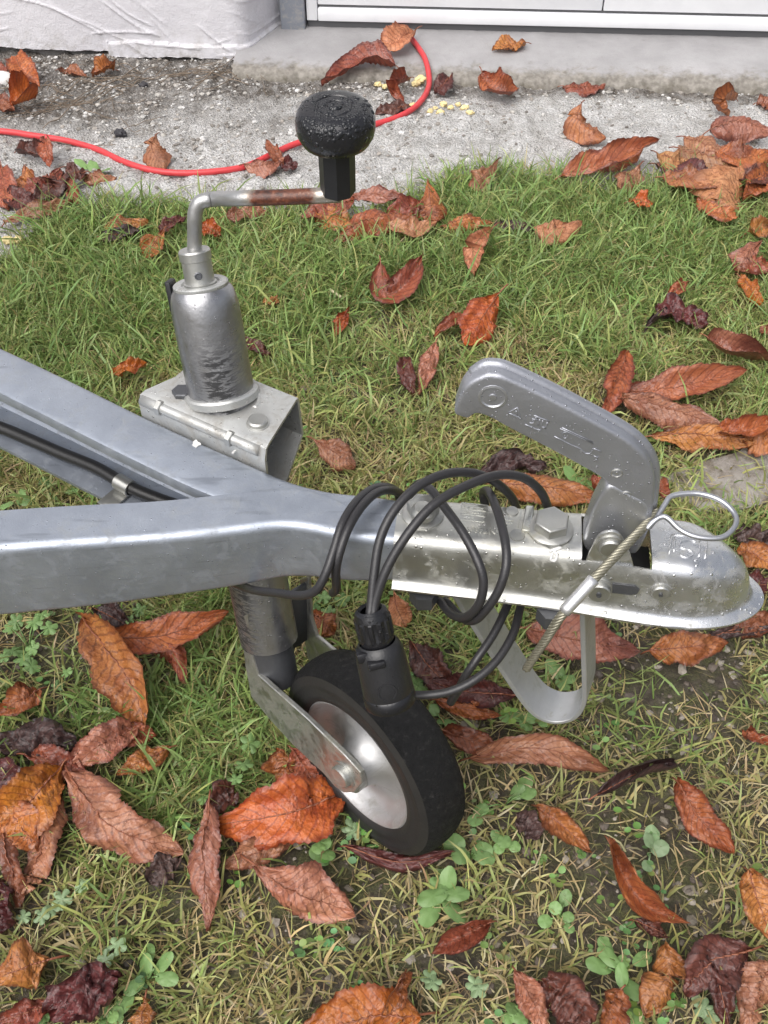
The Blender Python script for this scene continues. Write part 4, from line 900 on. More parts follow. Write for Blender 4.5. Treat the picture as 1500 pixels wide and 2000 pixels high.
fork = plate('fork_arm', [fork_pt(x, y, 0) for x, y in fo], -AXL * .0048, M['fork'], TR, .0008, 1)
plate('fork_arm', [fork_pt(x, y, -2 * PO + .003) for x, y in fo], AXL * .0040, M['fork'], TR, .0008, 1)
lathe('axle_nut', fork_pt(672, 1512, -.001), AXL, [(.0135, 0), (.0135, .0020), (.0108, .0026), (.0106, .0062), (.0092, .0074), (.006, .0070), (0, .0074)], M['bolt'], TR, 32)
lathe('inner_tube', ax(-0.075), AX, [(0, 0), (.0190, .0), (.0205, .0015), (.0205, .06)], M['dark'], TR, 40)
wb = [fork_pt(480, 1215, -.004), fork_pt(488, 1325, -.004), fork_pt(488, 1325, -2 * PO + .004), fork_pt(480, 1215, -2 * PO + .004)]
plate('fork_yoke', wb, Vector((-0.68, 0.73, 0)) * .004, M['dark'], TR, .0008, 1)

# ------------------------------------------------------------------ seven-core lead with its plug, wound round the coupling
lead = empty('plug_lead', atd(724, 1195, .70), 'black twin lead wound round the coupling, its damp plug hanging before the wheel', 'electric plug')
def cab(pts, r=0.0033): return tube('cable', catmull([atd(*p) for p in pts], 7), r, M['cable'], lead, 12)
cab([(721, 1215, .700), (725, 1180, .700), (731, 1120, .698), (742, 1055, .697), (768, 1000, .698), (812, 953, .705), (868, 926, .716), (925, 924, .728), (968, 942, .742), (1000, 972, .765), (1010, 1000, .79)])
cab([(731, 1215, .700), (733, 1175, .699), (757, 1108, .693), (797, 1042, .690), (848, 985, .694), (910, 949, .705), (972, 928, .718), (1022, 933, .732), (1056, 960, .748), (1071, 995, .768), (1074, 1020, .79)])
cab([(812, 985, .775), (806, 958, .765), (822, 944, .748), (842, 957, .735), (868, 990, .722), (905, 1042, .708), (934, 1098, .701), (944, 1140, .703), (934, 1182, .712), (908, 1206, .73), (880, 1198, .755), (858, 1172, .775)])
cab([(948, 990, .775), (944, 962, .765), (955, 962, .745), (972, 1000, .724), (987, 1060, .706), (988, 1108, .701), (973, 1155, .706), (948, 1192, .716), (925, 1212, .73), (900, 1205, .755), (868, 1172, .775)])
cab([(782, 992, .80), (776, 962, .785), (752, 951, .764), (722, 958, .748), (692, 985, .732), (668, 1025, .720), (652, 1075, .716), (637, 1118, .716), (618, 1152, .722), (588, 1163, .735), (540, 1158, .76), (498, 1153, .785), (460, 1140, .82)])
cab([(790, 992, .80), (784, 966, .785), (758, 957, .760), (730, 966, .743), (702, 995, .728), (679, 1035, .718), (663, 1080, .716), (656, 1115, .722), (657, 1148, .738), (650, 1158, .775)])
cab([(1003, 1150, .80), (990, 1185, .785), (965, 1237, .775), (932, 1286, .77), (908, 1322, .775), (893, 1352, .785), (880, 1372, .80)])
cab([(1025, 1150, .80), (1014, 1195, .785), (1002, 1238, .772), (972, 1288, .762), (930, 1326, .757), (884, 1349, .757), (840, 1357, .758), (798, 1356, .762), (780, 1350, .765)])
pb0, pb1 = atd(723, 1190, .702), atd(768, 1392, .735); PX = (pb1 - pb0).normalized()
ribs = lambda a, h: 1 + (0.045 * (1 if math.cos(a * 12) > 0.2 else -1) if .006 < h < .020 else 0)
plug = lathe('plug_gland', pb0, PX, [(.0070, .001), (.0085, -.001), (.0110, .0010), (.0122, .0045), (.0124, .0058), (.0126, .0066), (.0127, .012), (.0127, .0192), (.0126, .0204), (.0126, .0225), (.0112, .0262), (0, .0262)], M['plug'], lead, 72, 30, mod=ribs)
lathe('plug_body', pb0 + PX * .0255, PX, [(.0128, 0), (.0150, .0022), (.0168, .007), (.0176, .014), (.0180, .030), (.0182, .040), (.0174, .0420), (0, .0420)], M['plug_body'], lead, 48, 40)
lathe('plug_cap', pb0 + PX * .0665, PX, [(.0178, 0), (.0186, .001), (.0188, .008), (.0178, .0098), (0, .0098)], M['plug'], lead, 40, 40)
pc_ = pb0 + PX * .030; vw = (EYE - pc_); vw = (vw - PX * vw.dot(PX)).normalized(); lf = vw.cross(PX)
if lf.x > 0: lf = -lf
rbox('plug_key', pc_ + lf * .0122 + vw * .006 - PX * .000, lf * .004, PX * .0035, vw * .006, M['plug'], lead, .001)
rbox('plug_lug', pc_ + vw * .0160 + lf * .004 + PX * .004, lf * .0062, PX * .0028, vw * .0035, M['plug'], lead, .0012)
lathe('plug_emblem', pc_ + vw * .0168 + PX * .027 + lf * .001, vw, [(.0068, 0), (.0068, .0012), (.0058, .0012), (.0056, .0006), (0, .0006)], M['plug_body'], lead, 28)

# ------------------------------------------------------------------ breakaway rope and its ring clip
brk = empty('breakaway_rope', atd(1130, 1165, .70), 'thin steel wire rope with ferrule hooked by a ring clip over the coupling', 'wire rope')
def rope(name, pts, R_=0.0021, rs=0.00135, pitch=0.020):
    P = catmull(pts, 14); T, N = frames(P); V, F = [], []; s = 0; S = [0]
    for a, b in zip(P, P[1:]): s += (b - a).length; S.append(s)
    for k in range(6):
        q = []
        for i, p in enumerate(P):
            an = 2 * math.pi * (k / 6 + S[i] / pitch); q.append(p + (N[i] * math.cos(an) + T[i].cross(N[i]) * math.sin(an)) * R_)
        v, f = tube_data(q, rs, 6); i0 = len(V); V += v; F += [tuple(i + i0 for i in g) for g in f]
    return mesh_obj(name, V, F, M['rope'], brk)
rope('wire_rope', [atd(1284, 998, .712), atd(1264, 1022, .706), atd(1236, 1051, .700), atd(1205, 1083, .695), atd(1172, 1118, .692), atd(1152, 1140, .692)])
rope('wire_rope', [atd(1108, 1188, .696), atd(1090, 1211, .700), atd(1068, 1246, .712), atd(1045, 1280, .728), atd(1028, 1306, .742)])
fe = [atd(1160, 1131, .692), atd(1152, 1140, .692), atd(1108, 1188, .695), atd(1102, 1195, .696)]
tube('ferrule', fe, 0.0044, M['ferrule'], brk, 10)
rg = [(1263, 1033, .703), (1275, 1020, .702), (1290, 1010, .702), (1304, 1012, .701), (1329, 1035, .697), (1363, 1049, .694), (1408, 1050, .694), (1434, 1030, .698), (1436, 1006, .704), (1408, 978, .711), (1363, 964, .715), (1314, 968, .714), (1298, 986, .711), (1281, 1012, .707), (1268, 1030, .705)]
tube('ring_clip', catmull([atd(*p) for p in rg], 6), 0.0020, M['wire'], brk, 10)

# ------------------------------------------------------------------ red cable over the rubble
rc = [(-420, 215), (-200, 240), (0, 256), (60, 264), (130, 275), (190, 292), (240, 315), (290, 331), (350, 338), (420, 335), (480, 325), (530, 302), (580, 280), (650, 262), (735, 242), (785, 225), (820, 200), (838, 165), (832, 120), (815, 90), (795, 66), (778, 52), (770, 44)]
red = tube('extension_cable', catmull([at(x, y, 0.0085 if y > 150 else (0.020 if y > 128 else 0.0300)) for x, y in rc], 8), 0.0056, M['red'], None, 12)
tag(red, 'red extension cable snaking over the broken concrete from the garage door', 'cable')
# ------------------------------------------------------------------ fallen leaves, one object each, with a stalk that runs on as the midrib
def leaf(col, W, fold, roll, pts, label, kind='lance', curl=0.0, group=None, seed=[0]):
    W = W * 1.08
    seed[0] += 1; r = np.random.default_rng(500 + seed[0]); rs = int(r.integers(0, 50))
    P3 = []
    for p in pts:
        h = p[2] if len(p) > 2 else None; g = at(p[0], p[1], 0.01)
        on_l = g.y < lawn_edge(g.x, g.y); z = (0.024 if on_l else 0.007) if h is None else h * 0.01 + (0.008 if on_l else 0.0)
        P3.append(at(p[0] + r.normal(0, 1.5), p[1] + r.normal(0, 1.5), z))
    if len(P3) == 2: P3.insert(1, (P3[0] + P3[1]) / 2 + Vector((0, 0, .006)))
    nu, nv = 44, 5; C_ = catmull(P3, 24); n = len(C_); C_ = [C_[min(n - 1, round(i * (n - 1) / nu))] for i in range(nu + 1)]
    mid = P3[len(P3) // 2]; d = (mid - EYE).length; lp = math.asin((CAM_H - mid.z) / d)
    V, UV, Ts = [], [], []
    for i in range(nu + 1):
        u = i / nu; t = (C_[min(i + 1, nu)] - C_[max(i - 1, 0)]).normalized(); Ts.append(t)
        s = Vector((-t.y, t.x, 0)); s = s.normalized() if s.length > 1e-4 else Vector((0, 1, 0))
        if s.y < -0.25 or (abs(s.y) <= 0.25 and s.x < 0): s = -s; flip = -1
        else: flip = 1
        nn = t.cross(s) * 1.0
        if nn.z < 0: nn = -nn
        sy = abs(s.y); re = roll * (0.25 + 0.75 * sy); fs = math.sqrt((s.x * math.cos(R(re))) ** 2 + (sy * math.sin(min(1.5, lp + R(re)))) ** 2); fs = max(fs, 0.4)
        wm = W * d / FOC / 2 / fs / max(0.45, math.cos(R(abs(fold))))
        if kind == 'lance': f = (math.sin(math.pi * min(1, u ** 0.92)) ** 0.75) * (1 - 0.10 * u)
        elif kind == 'obov': f = (math.sin(math.pi * u ** 1.45) ** 0.8) if u < 1 else 0
        elif kind == 'scrap': f = (math.sin(math.pi * u) ** 0.5) * (0.75 + 0.45 * vnoise(u, 0, 7, rs))
        else: f = (math.sin(math.pi * u) ** 0.55) * (0.7 + 0.5 * vnoise(u, 3, 6, rs))
        f = max(f, 0.02)
        a0 = R(re)
        S2, N2 = s * math.cos(a0) + nn * math.sin(a0), nn * math.cos(a0) - s * math.sin(a0)
        for j in range(-nv, nv + 1):
            v = j / nv; av = abs(v); fj = R(fold); k = curl * (1 + 0.4 * math.sin(5 * u + rs))
            xs_ = [sum(math.cos(fj + k * (q + .5) / 6 * a_) * a_ / 6 for q in range(6)) for a_ in (.4, .6, .8, 1)]; nrm = max(.42, max(xs_)) / max(.45, math.cos(R(abs(fold))))
            wob = 1 / min(1, nrm) + 0.42 * (vnoise(u * 1.0 + (v > 0) * 3, rs, 5.5, rs) - 0.5) + 0.16 * (vnoise(u + (v > 0) * 5, rs, 17, rs + 3) - 0.5) + (0.035 * (1 if i % 2 else -1) if av == 1 and kind in ('lance', 'obov') else 0)
            w = wm * f * wob; x = 0.0; z = 0.0; m = 6
            for q in range(m):
                an = fj + k * (q + .5) / m * av; x += math.cos(an) * av / m; z += math.sin(an) * av / m
            ru = 0.0015 * math.sin(2 * math.pi * (13 * u - 2.4 * av)) * (1 - av ** 4) * min(1, f * 1.5) * (wm / 0.022 + .4)
            nz = (vnoise(u * 1.0 + 7, v * 0.5 + 3 + rs, 5, rs) - 0.5) * 0.022 * av + (vnoise(u * 1.3 + 9, v * .8 + rs, 9, rs + 1) - 0.5) * 0.0085
            if kind == 'crumple': nz += (vnoise(u * 2 + 3, v + rs, 6, rs + 2) - 0.5) * 0.020
            p = C_[i] + S2 * (x * w * (1 if v > 0 else -1)) + N2 * (z * w + ru + nz)
            V.append(p); UV.append((u, 0.5 + v * 0.5))
    zmin = min(p.z for p in V); 
    if zmin < 0.003: 
        for p in V: p.z += (0.003 - zmin) * (0.6 if zmin > -0.02 else 0.4)
        for p in V: p.z = max(p.z, 0.0025)
    m = 2 * nv + 1; F = [(i * m + j, i * m + j + 1, (i + 1) * m + j + 1, (i + 1) * m + j) for i in range(nu) for j in range(m - 1)]
    for p in V:
        if p.z < 0.045 and -1.4 < p.x < 1.4 and 0 < p.y < 1.9: COVER[int((p.x + 1.4) / .004) % 720, min(479, int(p.y / .004))] = True
    o = mesh_obj('fallen_leaf', V, F, LM[col])
    ul = o.data.uv_layers.new(name='leaf'); li = np.empty(len(o.data.loops), np.int32); o.data.loops.foreach_get('vertex_index', li); ul.data.foreach_set('uv', np.array(UV, np.float32)[li].ravel())
    tag(o, label, 'leaf', group or 'fallen leaves')
    if kind in ('lance', 'obov'):
        ctr = [V[i * m + nv] + Vector((0, 0, 0.0005)) for i in range(0, nu + 1, 1)]
        t0 = (ctr[0] - ctr[1]).normalized(); L0 = (0.5 + 0.5 * r.random()) * W * d / FOC * 0.5; s0 = ctr[0] + t0 * L0 + Vector((0, 0, -.004)); s0.z = max(s0.z, 0.004)
        path = [s0, ctr[0] + t0 * L0 * .5 + Vector((0, 0, -.001))] + ctr
        rw = 0.0005 + 0.010 * W * d / FOC
        tube('stalk', path, lambda t: rw * (1.15 - t), M['stalk'], o, 6)
    return o
X = leaf
G_T = 'fallen leaves'
# --- on the slab and the broken concrete
X('t', 40, 18, 20, [(812, 60, 4.0), (780, 76, 4.6), (742, 100, 3.6)], 'tan leaf draped over the red cable end by the door', 'obov', 0.4)
X('b', 24, 22, 10, [(1027, 86, 3.2), (996, 92, 3.0), (964, 97, 3.2)], 'small brown leaf alone on the bare threshold slab')
X('r', 25, 26, 5, [(775, 128, 2.7), (705, 124, 2.8), (628, 164, 0.9)], 'large folded leaf on the slab edge between plaster corner and red cable', 'lance', 0.5)
X('r', 22, 40, 20, [(802, 152, 2.0), (777, 166, 2.6), (768, 185, 2.0), (788, 203, 1.0)], 'curled red brown leaf among yellow crumbs inside the cable bend', 'lance', 0.9)
X('m', 24, 15, 15, [(800, 208), (768, 217), (733, 224)], 'dark red leaf behind the knob, under the red cable')
X('m', 30, 20, 20, [(880, 150, 1.5), (866, 165, 1.8), (848, 182, 1.0)], 'maroon leaf right beside the red cable below the slab')
X('b', 34, 30, 25, [(938, 138, 3.5), (950, 168, 2.0), (980, 182, 1.6), (1014, 172, 1.6)], 'bent russet leaf with upright tip at the slab foot', 'lance', 0.5)
X('r', 24, -15, 15, [(1100, 174), (1140, 175), (1182, 172)], 'flat reddish leaf against the mossy foot of the slab')
X('r', 44, -32, 25, [(1132, 212, 4.5), (1128, 248, 2.4), (1182, 284, .6)], 'peaked triangular red brown leaf standing alone on the concrete', 'obov', -0.3)
X('r', 18, 40, 15, [(1440, 194, 1.5), (1408, 197, 2.0), (1400, 210, 1.4), (1424, 226, .8)], 'small hook shaped curled leaf on the concrete below the slab', 'lance', 0.8)
X('r', 22, 15, 10, [(1478, 205), (1500, 208), (1530, 216)], 'brown leaf cut by the picture edge just below the slab')
X('p', 48, -22, 25, [(1385, 266, 2), (1440, 252, 3.2), (1505, 272, 1.6)], 'pinkish leaf on top of the pile at the concrete edge', 'lance', -0.4)
X('r', 36, 34, 22, [(1096, 342, 1.8), (1190, 316, 3.5), (1284, 276, 4.4)], 'long maroon leaf folded lengthwise, leading the pile by the lawn', 'lance', 0.5)
X('t', 40, -12, 25, [(1283, 300, 3), (1315, 312, 3.4), (1348, 324, 2.4)], 'light tan leaf in the middle of the pile', 'obov')
X('p', 50, -25, 20, [(1326, 294, 2.4), (1410, 314, 3.2), (1492, 328, 1.4)], 'long pink brown leaf lying across the pile towards the picture edge', 'lance', -0.3)
X('m', 50, 22, 20, [(1282, 322, 1.4), (1338, 342, 2.2), (1392, 366, 1.4)], 'dark maroon leaf beneath the tan one in the pile')
X('t', 78, -18, 35, [(1440, 332, 3.4), (1412, 372, 3), (1405, 420, 1.6)], 'broad pale tan leaf with pointed corners where the pile meets grass', 'scrap', -0.2)
X('b', 40, 25, 20, [(1510, 345, 2.2), (1480, 366, 2), (1452, 390, 1.4)], 'russet leaf beside the broad pale tan leaf', 'lance', 0.4)
X('p', 40, -15, 30, [(1252, 320, 3), (1235, 345, 2.6), (1212, 368, 1.4)], 'small pink leaf hanging from the pile over green grass', 'obov')
X('p', 34, -28, 30, [(976, 308, 3.2), (948, 338, 3.0), (918, 368, 1.4)], 'pink tan leaf leaning at the lawn edge beneath the concrete', 'obov')
X('b', 60, -20, 35, [(836, 356, 4.2), (838, 395, 3.4), (846, 432, 1.6)], 'upright orange brown leaf in the clump below the knob', 'obov', -0.7)
X('p', 26, 18, 20, [(682, 386, 3.2), (735, 386, 3.8), (790, 390, 3.0)], 'pale pink leaf lying flat directly under the crank knob')
X('b', 52, -35, 25, [(660, 470, 1.2), (720, 430, 3.0), (805, 418, 2.8)], 'long glossy leaf with orange fold in the clump under the knob', 'lance', -0.3)
X('r', 42, 22, 20, [(692, 390, 3), (640, 410, 2.6), (588, 428, 1.4)], 'red brown leaf at the end of the crank rod clump')
X('r', 32, 20, 20, [(822, 396, 2), (790, 412, 2.2), (752, 432, 1.2)], 'shaded brown leaf beneath the clump under the knob')
X('b', 30, -35, 25, [(864, 440, 1.2), (910, 428, 2.8), (962, 438, 1.6)], 'russet arched leaf behind the tan twisted leaf', 'lance', -0.4)
X('t', 36, 20, 30, [(964, 444, 3.6), (926, 482, 2.8), (926, 536, 1.0)], 'pale tan twisted leaf pointing down into the green grass', 'obov', 0.4)
X('d', 20, 10, 15, [(960, 446), (1000, 440), (1045, 452)], 'dark rotten strip between the two tan leaves')
X('t', 34, -14, 30, [(1040, 446, 3), (1088, 448, 3.2), (1137, 430, 3.4)], 'yellow tan leaf lying on tall green grass', 'scrap', -0.2)
X('o', 26, 20, 20, [(1228, 392, 2.6), (1252, 396, 2.8), (1275, 402, 2.2)], 'small orange leaf half hidden in tall grass below the pile')
X('r', 46, 34, 40, [(742, 508, 4.2), (752, 575, 1.4), (792, 552, 2.6), (824, 498, 4.4)], 'ribbed dark red leaf bent into a V in the lawn', 'lance', 0.2)
X('o', 24, 18, 35, [(682, 600, 2.6), (668, 626, 2), (654, 653, 1.2)], 'small orange pointed leaf on the lawn beside the sleeve', 'obov')
X('r', 24, 30, 20, [(910, 612, 2), (878, 634, 2), (848, 655, 1.2)], 'narrow brown leaf beside the bright orange one', 'lance', 0.5)
X('o', 60, -14, 48, [(978, 566, 4.4), (945, 612, 3.2), (912, 676, 1.2)], 'bright orange glossy leaf propped upright in the lawn', 'obov', -0.2)
X('m', 28, 25, 30, [(788, 698, 2.6), (796, 735, 2), (806, 775, 1)], 'dark maroon leaf paired with a pink orange one', 'scrap', 0.3)
X('p', 34, -25, 38, [(852, 670, 3.2), (838, 715, 2.4), (820, 770, 1.2)], 'pink orange upright leaf beside its dark maroon neighbour')
X('p', 40, -18, 30, [(1484, 472, 3.2), (1458, 500, 2.8), (1438, 532, 1.2)], 'pinkish drooping leaf near the edge above an orange one', 'obov')
X('o', 34, 18, 30, [(1444, 544, 2.6), (1466, 565, 2.6), (1490, 594, 1.4)], 'small orange leaf in the grass beneath the pink drooping one')
X('m', 38, 20, 25, [(1284, 600, 1.8), (1330, 612, 2.4), (1380, 638, 1.4)], 'maroon crumpled leaf with a white fleck in the lawn', 'crumple')
X('b', 22, 25, 30, [(1338, 555, 2.6), (1320, 566, 2.4), (1300, 592, 1.4)], 'small russet curl just above the white flecked leaf', 'lance', 0.5)
X('d', 15, 30, 10, [(1310, 616), (1288, 622), (1260, 640)], 'thin black rotten leaf beside the white flecked leaf', 'lance', 0.8)
X('p', 34, 45, 28, [(1380, 660, 2.4), (1430, 688, 2.6), (1510, 704, 1.8)], 'pink rolled leaf reaching in from the picture edge', 'lance', 0.9)
X('b', 46, 25, 40, [(1224, 687, 3.4), (1204, 748, 2.6), (1178, 816, 1.2)], 'slender russet leaf standing upright behind the coupling handle')
X('r', 54, 30, 28, [(1222, 765, 1.8), (1330, 756, 2.8), (1462, 722, 3.6)], 'long red brown leaf, uppermost of the trio behind the handle', 'lance', 0.3)
X('p', 54, -20, 26, [(1216, 776, 2.6), (1300, 798, 3.0), (1410, 832, 1.4)], 'strongly ribbed pink leaf in the middle of the trio behind the handle')
X('b', 48, -25, 26, [(1272, 852, 1.4), (1375, 848, 2.4), (1485, 862, 1.4)], 'russet leaf at the bottom of the trio behind the handle', 'lance', -0.3)
X('b', 36, 30, 25, [(1395, 846, 2), (1450, 842, 2.8), (1508, 822, 3.0)], 'rust leaf with turned up tip overlapping the lowest of the trio', 'lance', 0.6)
X('r', 16, 20, 10, [(1490, 636), (1500, 650), (1515, 668)], 'scrap of brown leaf on the picture edge above the pink roll', 'scrap')
X('b', 30, 25, 20, [(1460, 455, 2), (1482, 448, 2.2), (1512, 440, 2)], 'russet leaf in the grass between broad tan and pink drooping leaves', 'lance', .3)
X('r', 34, 20, 20, [(1458, 520, 1.5), (1480, 522, 1.8), (1496, 516, 1.5)], 'brown shaded leaf behind the pink drooping one', 'scrap')
X('p', 46, -12, 30, [(610, 858, 2.4), (650, 882, 2.4), (694, 914, 1.4)], 'pale coral leaf with crisp veins lying behind the drawbar joint', 'obov')
X('d', 46, 14, 25, [(934, 926, 2), (1000, 902, 2.6), (1064, 915, 1.6)], 'dark purple holed leaf behind the cable loops', 'crumple')
X('b', 62, -20, 30, [(962, 944, 2.2), (1062, 950, 3.0), (1175, 975, 1.6)], 'large orange red leaf seen past the cable loops', 'lance', -0.2)
X('b', 30, 20, 25, [(1160, 928, 2.6), (1172, 955, 2), (1160, 985, 1.4)], 'orange red scrap touching the base of the coupling handle', 'scrap')
X('r', 24, 25, 20, [(1276, 944, 1.6), (1290, 955, 1.8), (1310, 975, 1)], 'small brown leaf on the paving slab corner beside the handle')
X('d', 40, 20, 20, [(1432, 1046, 1.6), (1470, 1050, 2), (1520, 1062, 1.4)], 'dark leaf behind the nose below the ring clip', 'crumple')
X('b', 44, 24, 22, [(1440, 1075, 1.6), (1478, 1088, 2), (1525, 1120, 1.4)], 'russet leaf behind the nose at the picture edge', 'lance', .3)
X('m', 40, 15, 20, [(1440, 1130, 1.6), (1480, 1140, 2), (1530, 1150, 1.4)], 'maroon leaf low behind the nose, under the russet one')
X('d', 26, 20, 15, [(1380, 1240), (1440, 1238), (1520, 1228)], 'dark strip of rotten leaf under the tip of the coupling', 'lance', .4)
# --- far corner by the plaster wall
X('b', 34, 30, 25, [(30, 112, 3), (44, 138, 2.4), (76, 168, .8)], 'curled rust leaf leaning at the wall foot by a white stone', 'lance', .6)
X('r', 15, 25, 10, [(115, 136), (140, 142), (170, 152)], 'thin brown leaf among the roots under the plaster wall')
X('b', 20, 35, 15, [(226, 134, 1.2), (205, 136, 1.6), (182, 148, 1)], 'small open curl beside the thin brown leaf at the wall', 'lance', .7)
X('o', 34, 35, 25, [(20, 206, 1.4), (42, 194, 2.0), (70, 188, 1.6)], 'orange cupped leaf on the roots below the white stone', 'obov', .7)
X('r', 26, 20, 15, [(-10, 196), (6, 206), (28, 218)], 'brown leaf at the picture edge touching the orange cupped leaf')
X('r', 16, 15, 15, [(-8, 128), (5, 138), (14, 148)], 'pink brown scrap at the wall foot above the white stone', 'scrap')
X('t', 42, -16, 38, [(308, 262, 4.6), (298, 292, 3.2), (322, 332, .8)], 'light brown leaf with raised stalk standing against the red cable', 'obov', -.4)
X('m', 22, 35, 22, [(35, 298, 1.5), (62, 300, 2), (90, 312, 1)], 'dark leaf between red cable and leaf heap', 'lance', .6)
X('r', 26, 25, 35, [(86, 272, 3.6), (92, 298, 3), (100, 328, 1.2)], 'upright red brown leaf rising from the heap towards the cable', 'lance', .4)
X('b', 34, -20, 35, [(52, 326, 3.2), (44, 350, 3), (24, 378, 1.6)], 'rust leaf near the back of the heap')
X('r', 44, -25, 25, [(118, 330, 2.8), (80, 352, 3.4), (36, 380, 2.4)], 'brown leaf folded like a roof across the heap', 'lance', -.2)
X('m', 44, 20, 25, [(130, 340, 2), (100, 368, 2.4), (66, 400, 1.6)], 'maroon glossy leaf in the heart of the heap')
X('r', 44, 18, 30, [(2, 326, 2), (10, 365, 2.4), (14, 410, 1.4)], 'red brown leaf on the heap, cut by the picture edge')
X('m', 34, 24, 25, [(10, 384, 1.4), (40, 394, 2.0), (76, 408, 1.2)], 'dark maroon leaf low in the heap', 'lance', .3)
X('m', 30, 20, 25, [(164, 336, 2.4), (146, 338, 2.6), (122, 350, 2)], 'small maroon leaf over the green weed at the heap')
X('r', 26, -22, 30, [(122, 342, 2.4), (136, 368, 2.2), (152, 402, .8)], 'brown leaf hanging off the heap onto concrete')
X('p', 24, -15, 25, [(158, 342, 1.6), (190, 346, 1.8), (228, 347, 1)], 'pinkish leaf pointing away from the heap along the concrete')
X('p', 26, 20, 22, [(8, 434, 1.4), (74, 412, 2.4), (144, 398, 1.8)], 'long pink leaf along the front of the heap', 'lance', .3)
X('b', 28, -30, 22, [(200, 446, 1.2), (238, 430, 2.6), (288, 442, 1.4)], 'arched russet leaf at the lawn edge behind the crank', 'lance', -.3)
X('d', 22, 15, 15, [(195, 464), (235, 458), (280, 455)], 'dark rotten leaf in the grass below the arched russet one')
X('b', 34, 20, 35, [(318, 448, 2.8), (300, 475, 2.4), (282, 504, 1.2)], 'rust leaf dangling in grass beside the crank rod', 'obov', .3)
X('m', 24, 25, 25, [(310, 452, 2.4), (334, 440, 2.8), (362, 424, 2.6)], 'dark maroon leaf joined to the rust one beside the crank rod')
X('o', 24, 15, 25, [(394, 438, 2.4), (412, 448, 2.4), (432, 460, 1.6)], 'small orange leaf just behind the crank rod bend')
X('p', 26, 10, 20, [(440, 424, 1.6), (480, 416, 2), (525, 410, 1.6)], 'faded pink leaf veiled by grass under the crank rod')
X('p', 30, -20, 22, [(480, 326, 1.4), (515, 322, 2.2), (552, 318, 1.6)], 'pink tan leaf lying against the red cable above the crank rod')
X('r', 22, 25, 30, [(524, 278, 2.6), (538, 300, 2.4), (556, 322, 1.4)], 'thin brown leaf crossing the red cable above the crank rod')
X('m', 18, 20, 20, [(546, 312, 1.4), (560, 322, 1.6), (577, 334, .8)], 'dark tip of leaf just clear of the red cable', 'scrap')
X('o', 22, 25, 25, [(220, 732, 2), (250, 722, 2.6), (284, 712, 2)], 'torn orange leaf on the lawn between rail and sleeve', 'scrap', .3)
X('m', 24, 18, 25, [(482, 664, 2), (503, 676, 2), (528, 690, 1.2)], 'small dark red leaf close beside the sleeve')
X('b', 16, 15, 20, [(513, 590, 2), (530, 586, 2), (547, 590, 1.6)], 'scrap of russet leaf in the grass past the sleeve top', 'scrap')
# --- near lawn, below the drawbar
X('b', 48, 20, 25, [(76, 1346, 1.8), (42, 1366, 2.4), (-8, 1398, 1.6)], 'russet leaf in the grass at the edge under the near rail', 'lance', .3)
X('d', 60, 14, 25, [(-10, 1460, 1.4), (70, 1442, 2), (152, 1456, 1.2)], 'dark sodden leaf behind the pair of pink leaves', 'crumple')
X('b', 86, 24, 42, [(160, 1206, 2.2), (212, 1270, 4.0), (262, 1345, 3.4), (285, 1438, 1.0)], 'big rust leaf with folded rim standing under the near rail', 'lance', .5)
X('b', 66, 22, 32, [(202, 1246, 1.6), (320, 1236, 3.0), (446, 1194, 3.4)], 'long rust leaf with bright veins beside the sleeve foot', 'lance', .2)
X('r', 44, -26, 30, [(258, 1256, 1.6), (328, 1266, 2.8), (366, 1335, 1.0)], 'red brown bent leaf under the long veined one', 'lance', -.3)
X('d', 48, 12, 25, [(186, 1192, 1.2), (220, 1205, 1.4), (256, 1222, 1)], 'nearly black leaf in the shade under the near rail')
X('p', 64, 20, 30, [(268, 1422, 2.2), (200, 1450, 3.0), (138, 1506, 1.4)], 'ribbed pink leaf touching the foot of the big rust leaf', 'lance', .3)
X('b', 42, 16, 25, [(332, 1460, 1.4), (280, 1488, 1.8), (222, 1512, 1)], 'tan russet leaf half buried in grass')
X('p', 100, -14, 34, [(132, 1508, 2.8), (218, 1616, 3.2), (358, 1666, 1.0)], 'largest pink brown leaf, pointed towards the orange one', 'lance', -.2)
X('o', 96, 20, 34, [(126, 1490, 2.0), (64, 1556, 3.0), (-6, 1632, 1.4)], 'broad orange brown leaf with dark hole at the picture edge', 'obov', .2)
X('p', 62, -18, 36, [(112, 1540, 2.0), (82, 1650, 2.0), (46, 1752, .8)], 'pink leaf hanging below the broad orange brown one')
X('r', 38, -18, 36, [(6, 1600, 2), (18, 1690, 2), (44, 1770, .8)], 'narrow brown leaf beside the hanging pink one')
X('m', 60, 16, 30, [(-6, 1485, 2.4), (12, 1530, 2.2), (26, 1580, 1)], 'maroon leaf under the broad orange brown one at the edge', 'scrap')
X('m', 42, 16, 30, [(-6, 1712, 1.2), (6, 1770, 1.4), (10, 1828, .8)], 'dark maroon scrap at the picture edge below the narrow leaf', 'crumple')
X('o', 112, 15, 26, [(670, 1548, 1.4), (560, 1588, 3.2), (408, 1612, 1.6)], 'vivid orange leaf with clear veins lying before the wheel', 'lance', .1)
X('m', 46, 22, 30, [(458, 1540, 2), (434, 1560, 2.4), (406, 1592, 1.4)], 'dark brown leaf tucked behind the vivid orange one', 'scrap')
X('b', 42, 20, 32, [(538, 1464, 2.2), (550, 1500, 2), (566, 1540, 1.2)], 'rust leaf beneath the lower end of the fork', 'scrap', .3)
X('r', 48, 24, 34, [(572, 1466, 2.6), (602, 1510, 2.4), (632, 1566, 1.2)], 'brown leaf standing between fork and vivid orange leaf')
X('p', 56, 14, 28, [(570, 1640, 1.4), (505, 1664, 1.8), (432, 1692, 1.2)], 'pink brown leaf beneath the vivid orange one')
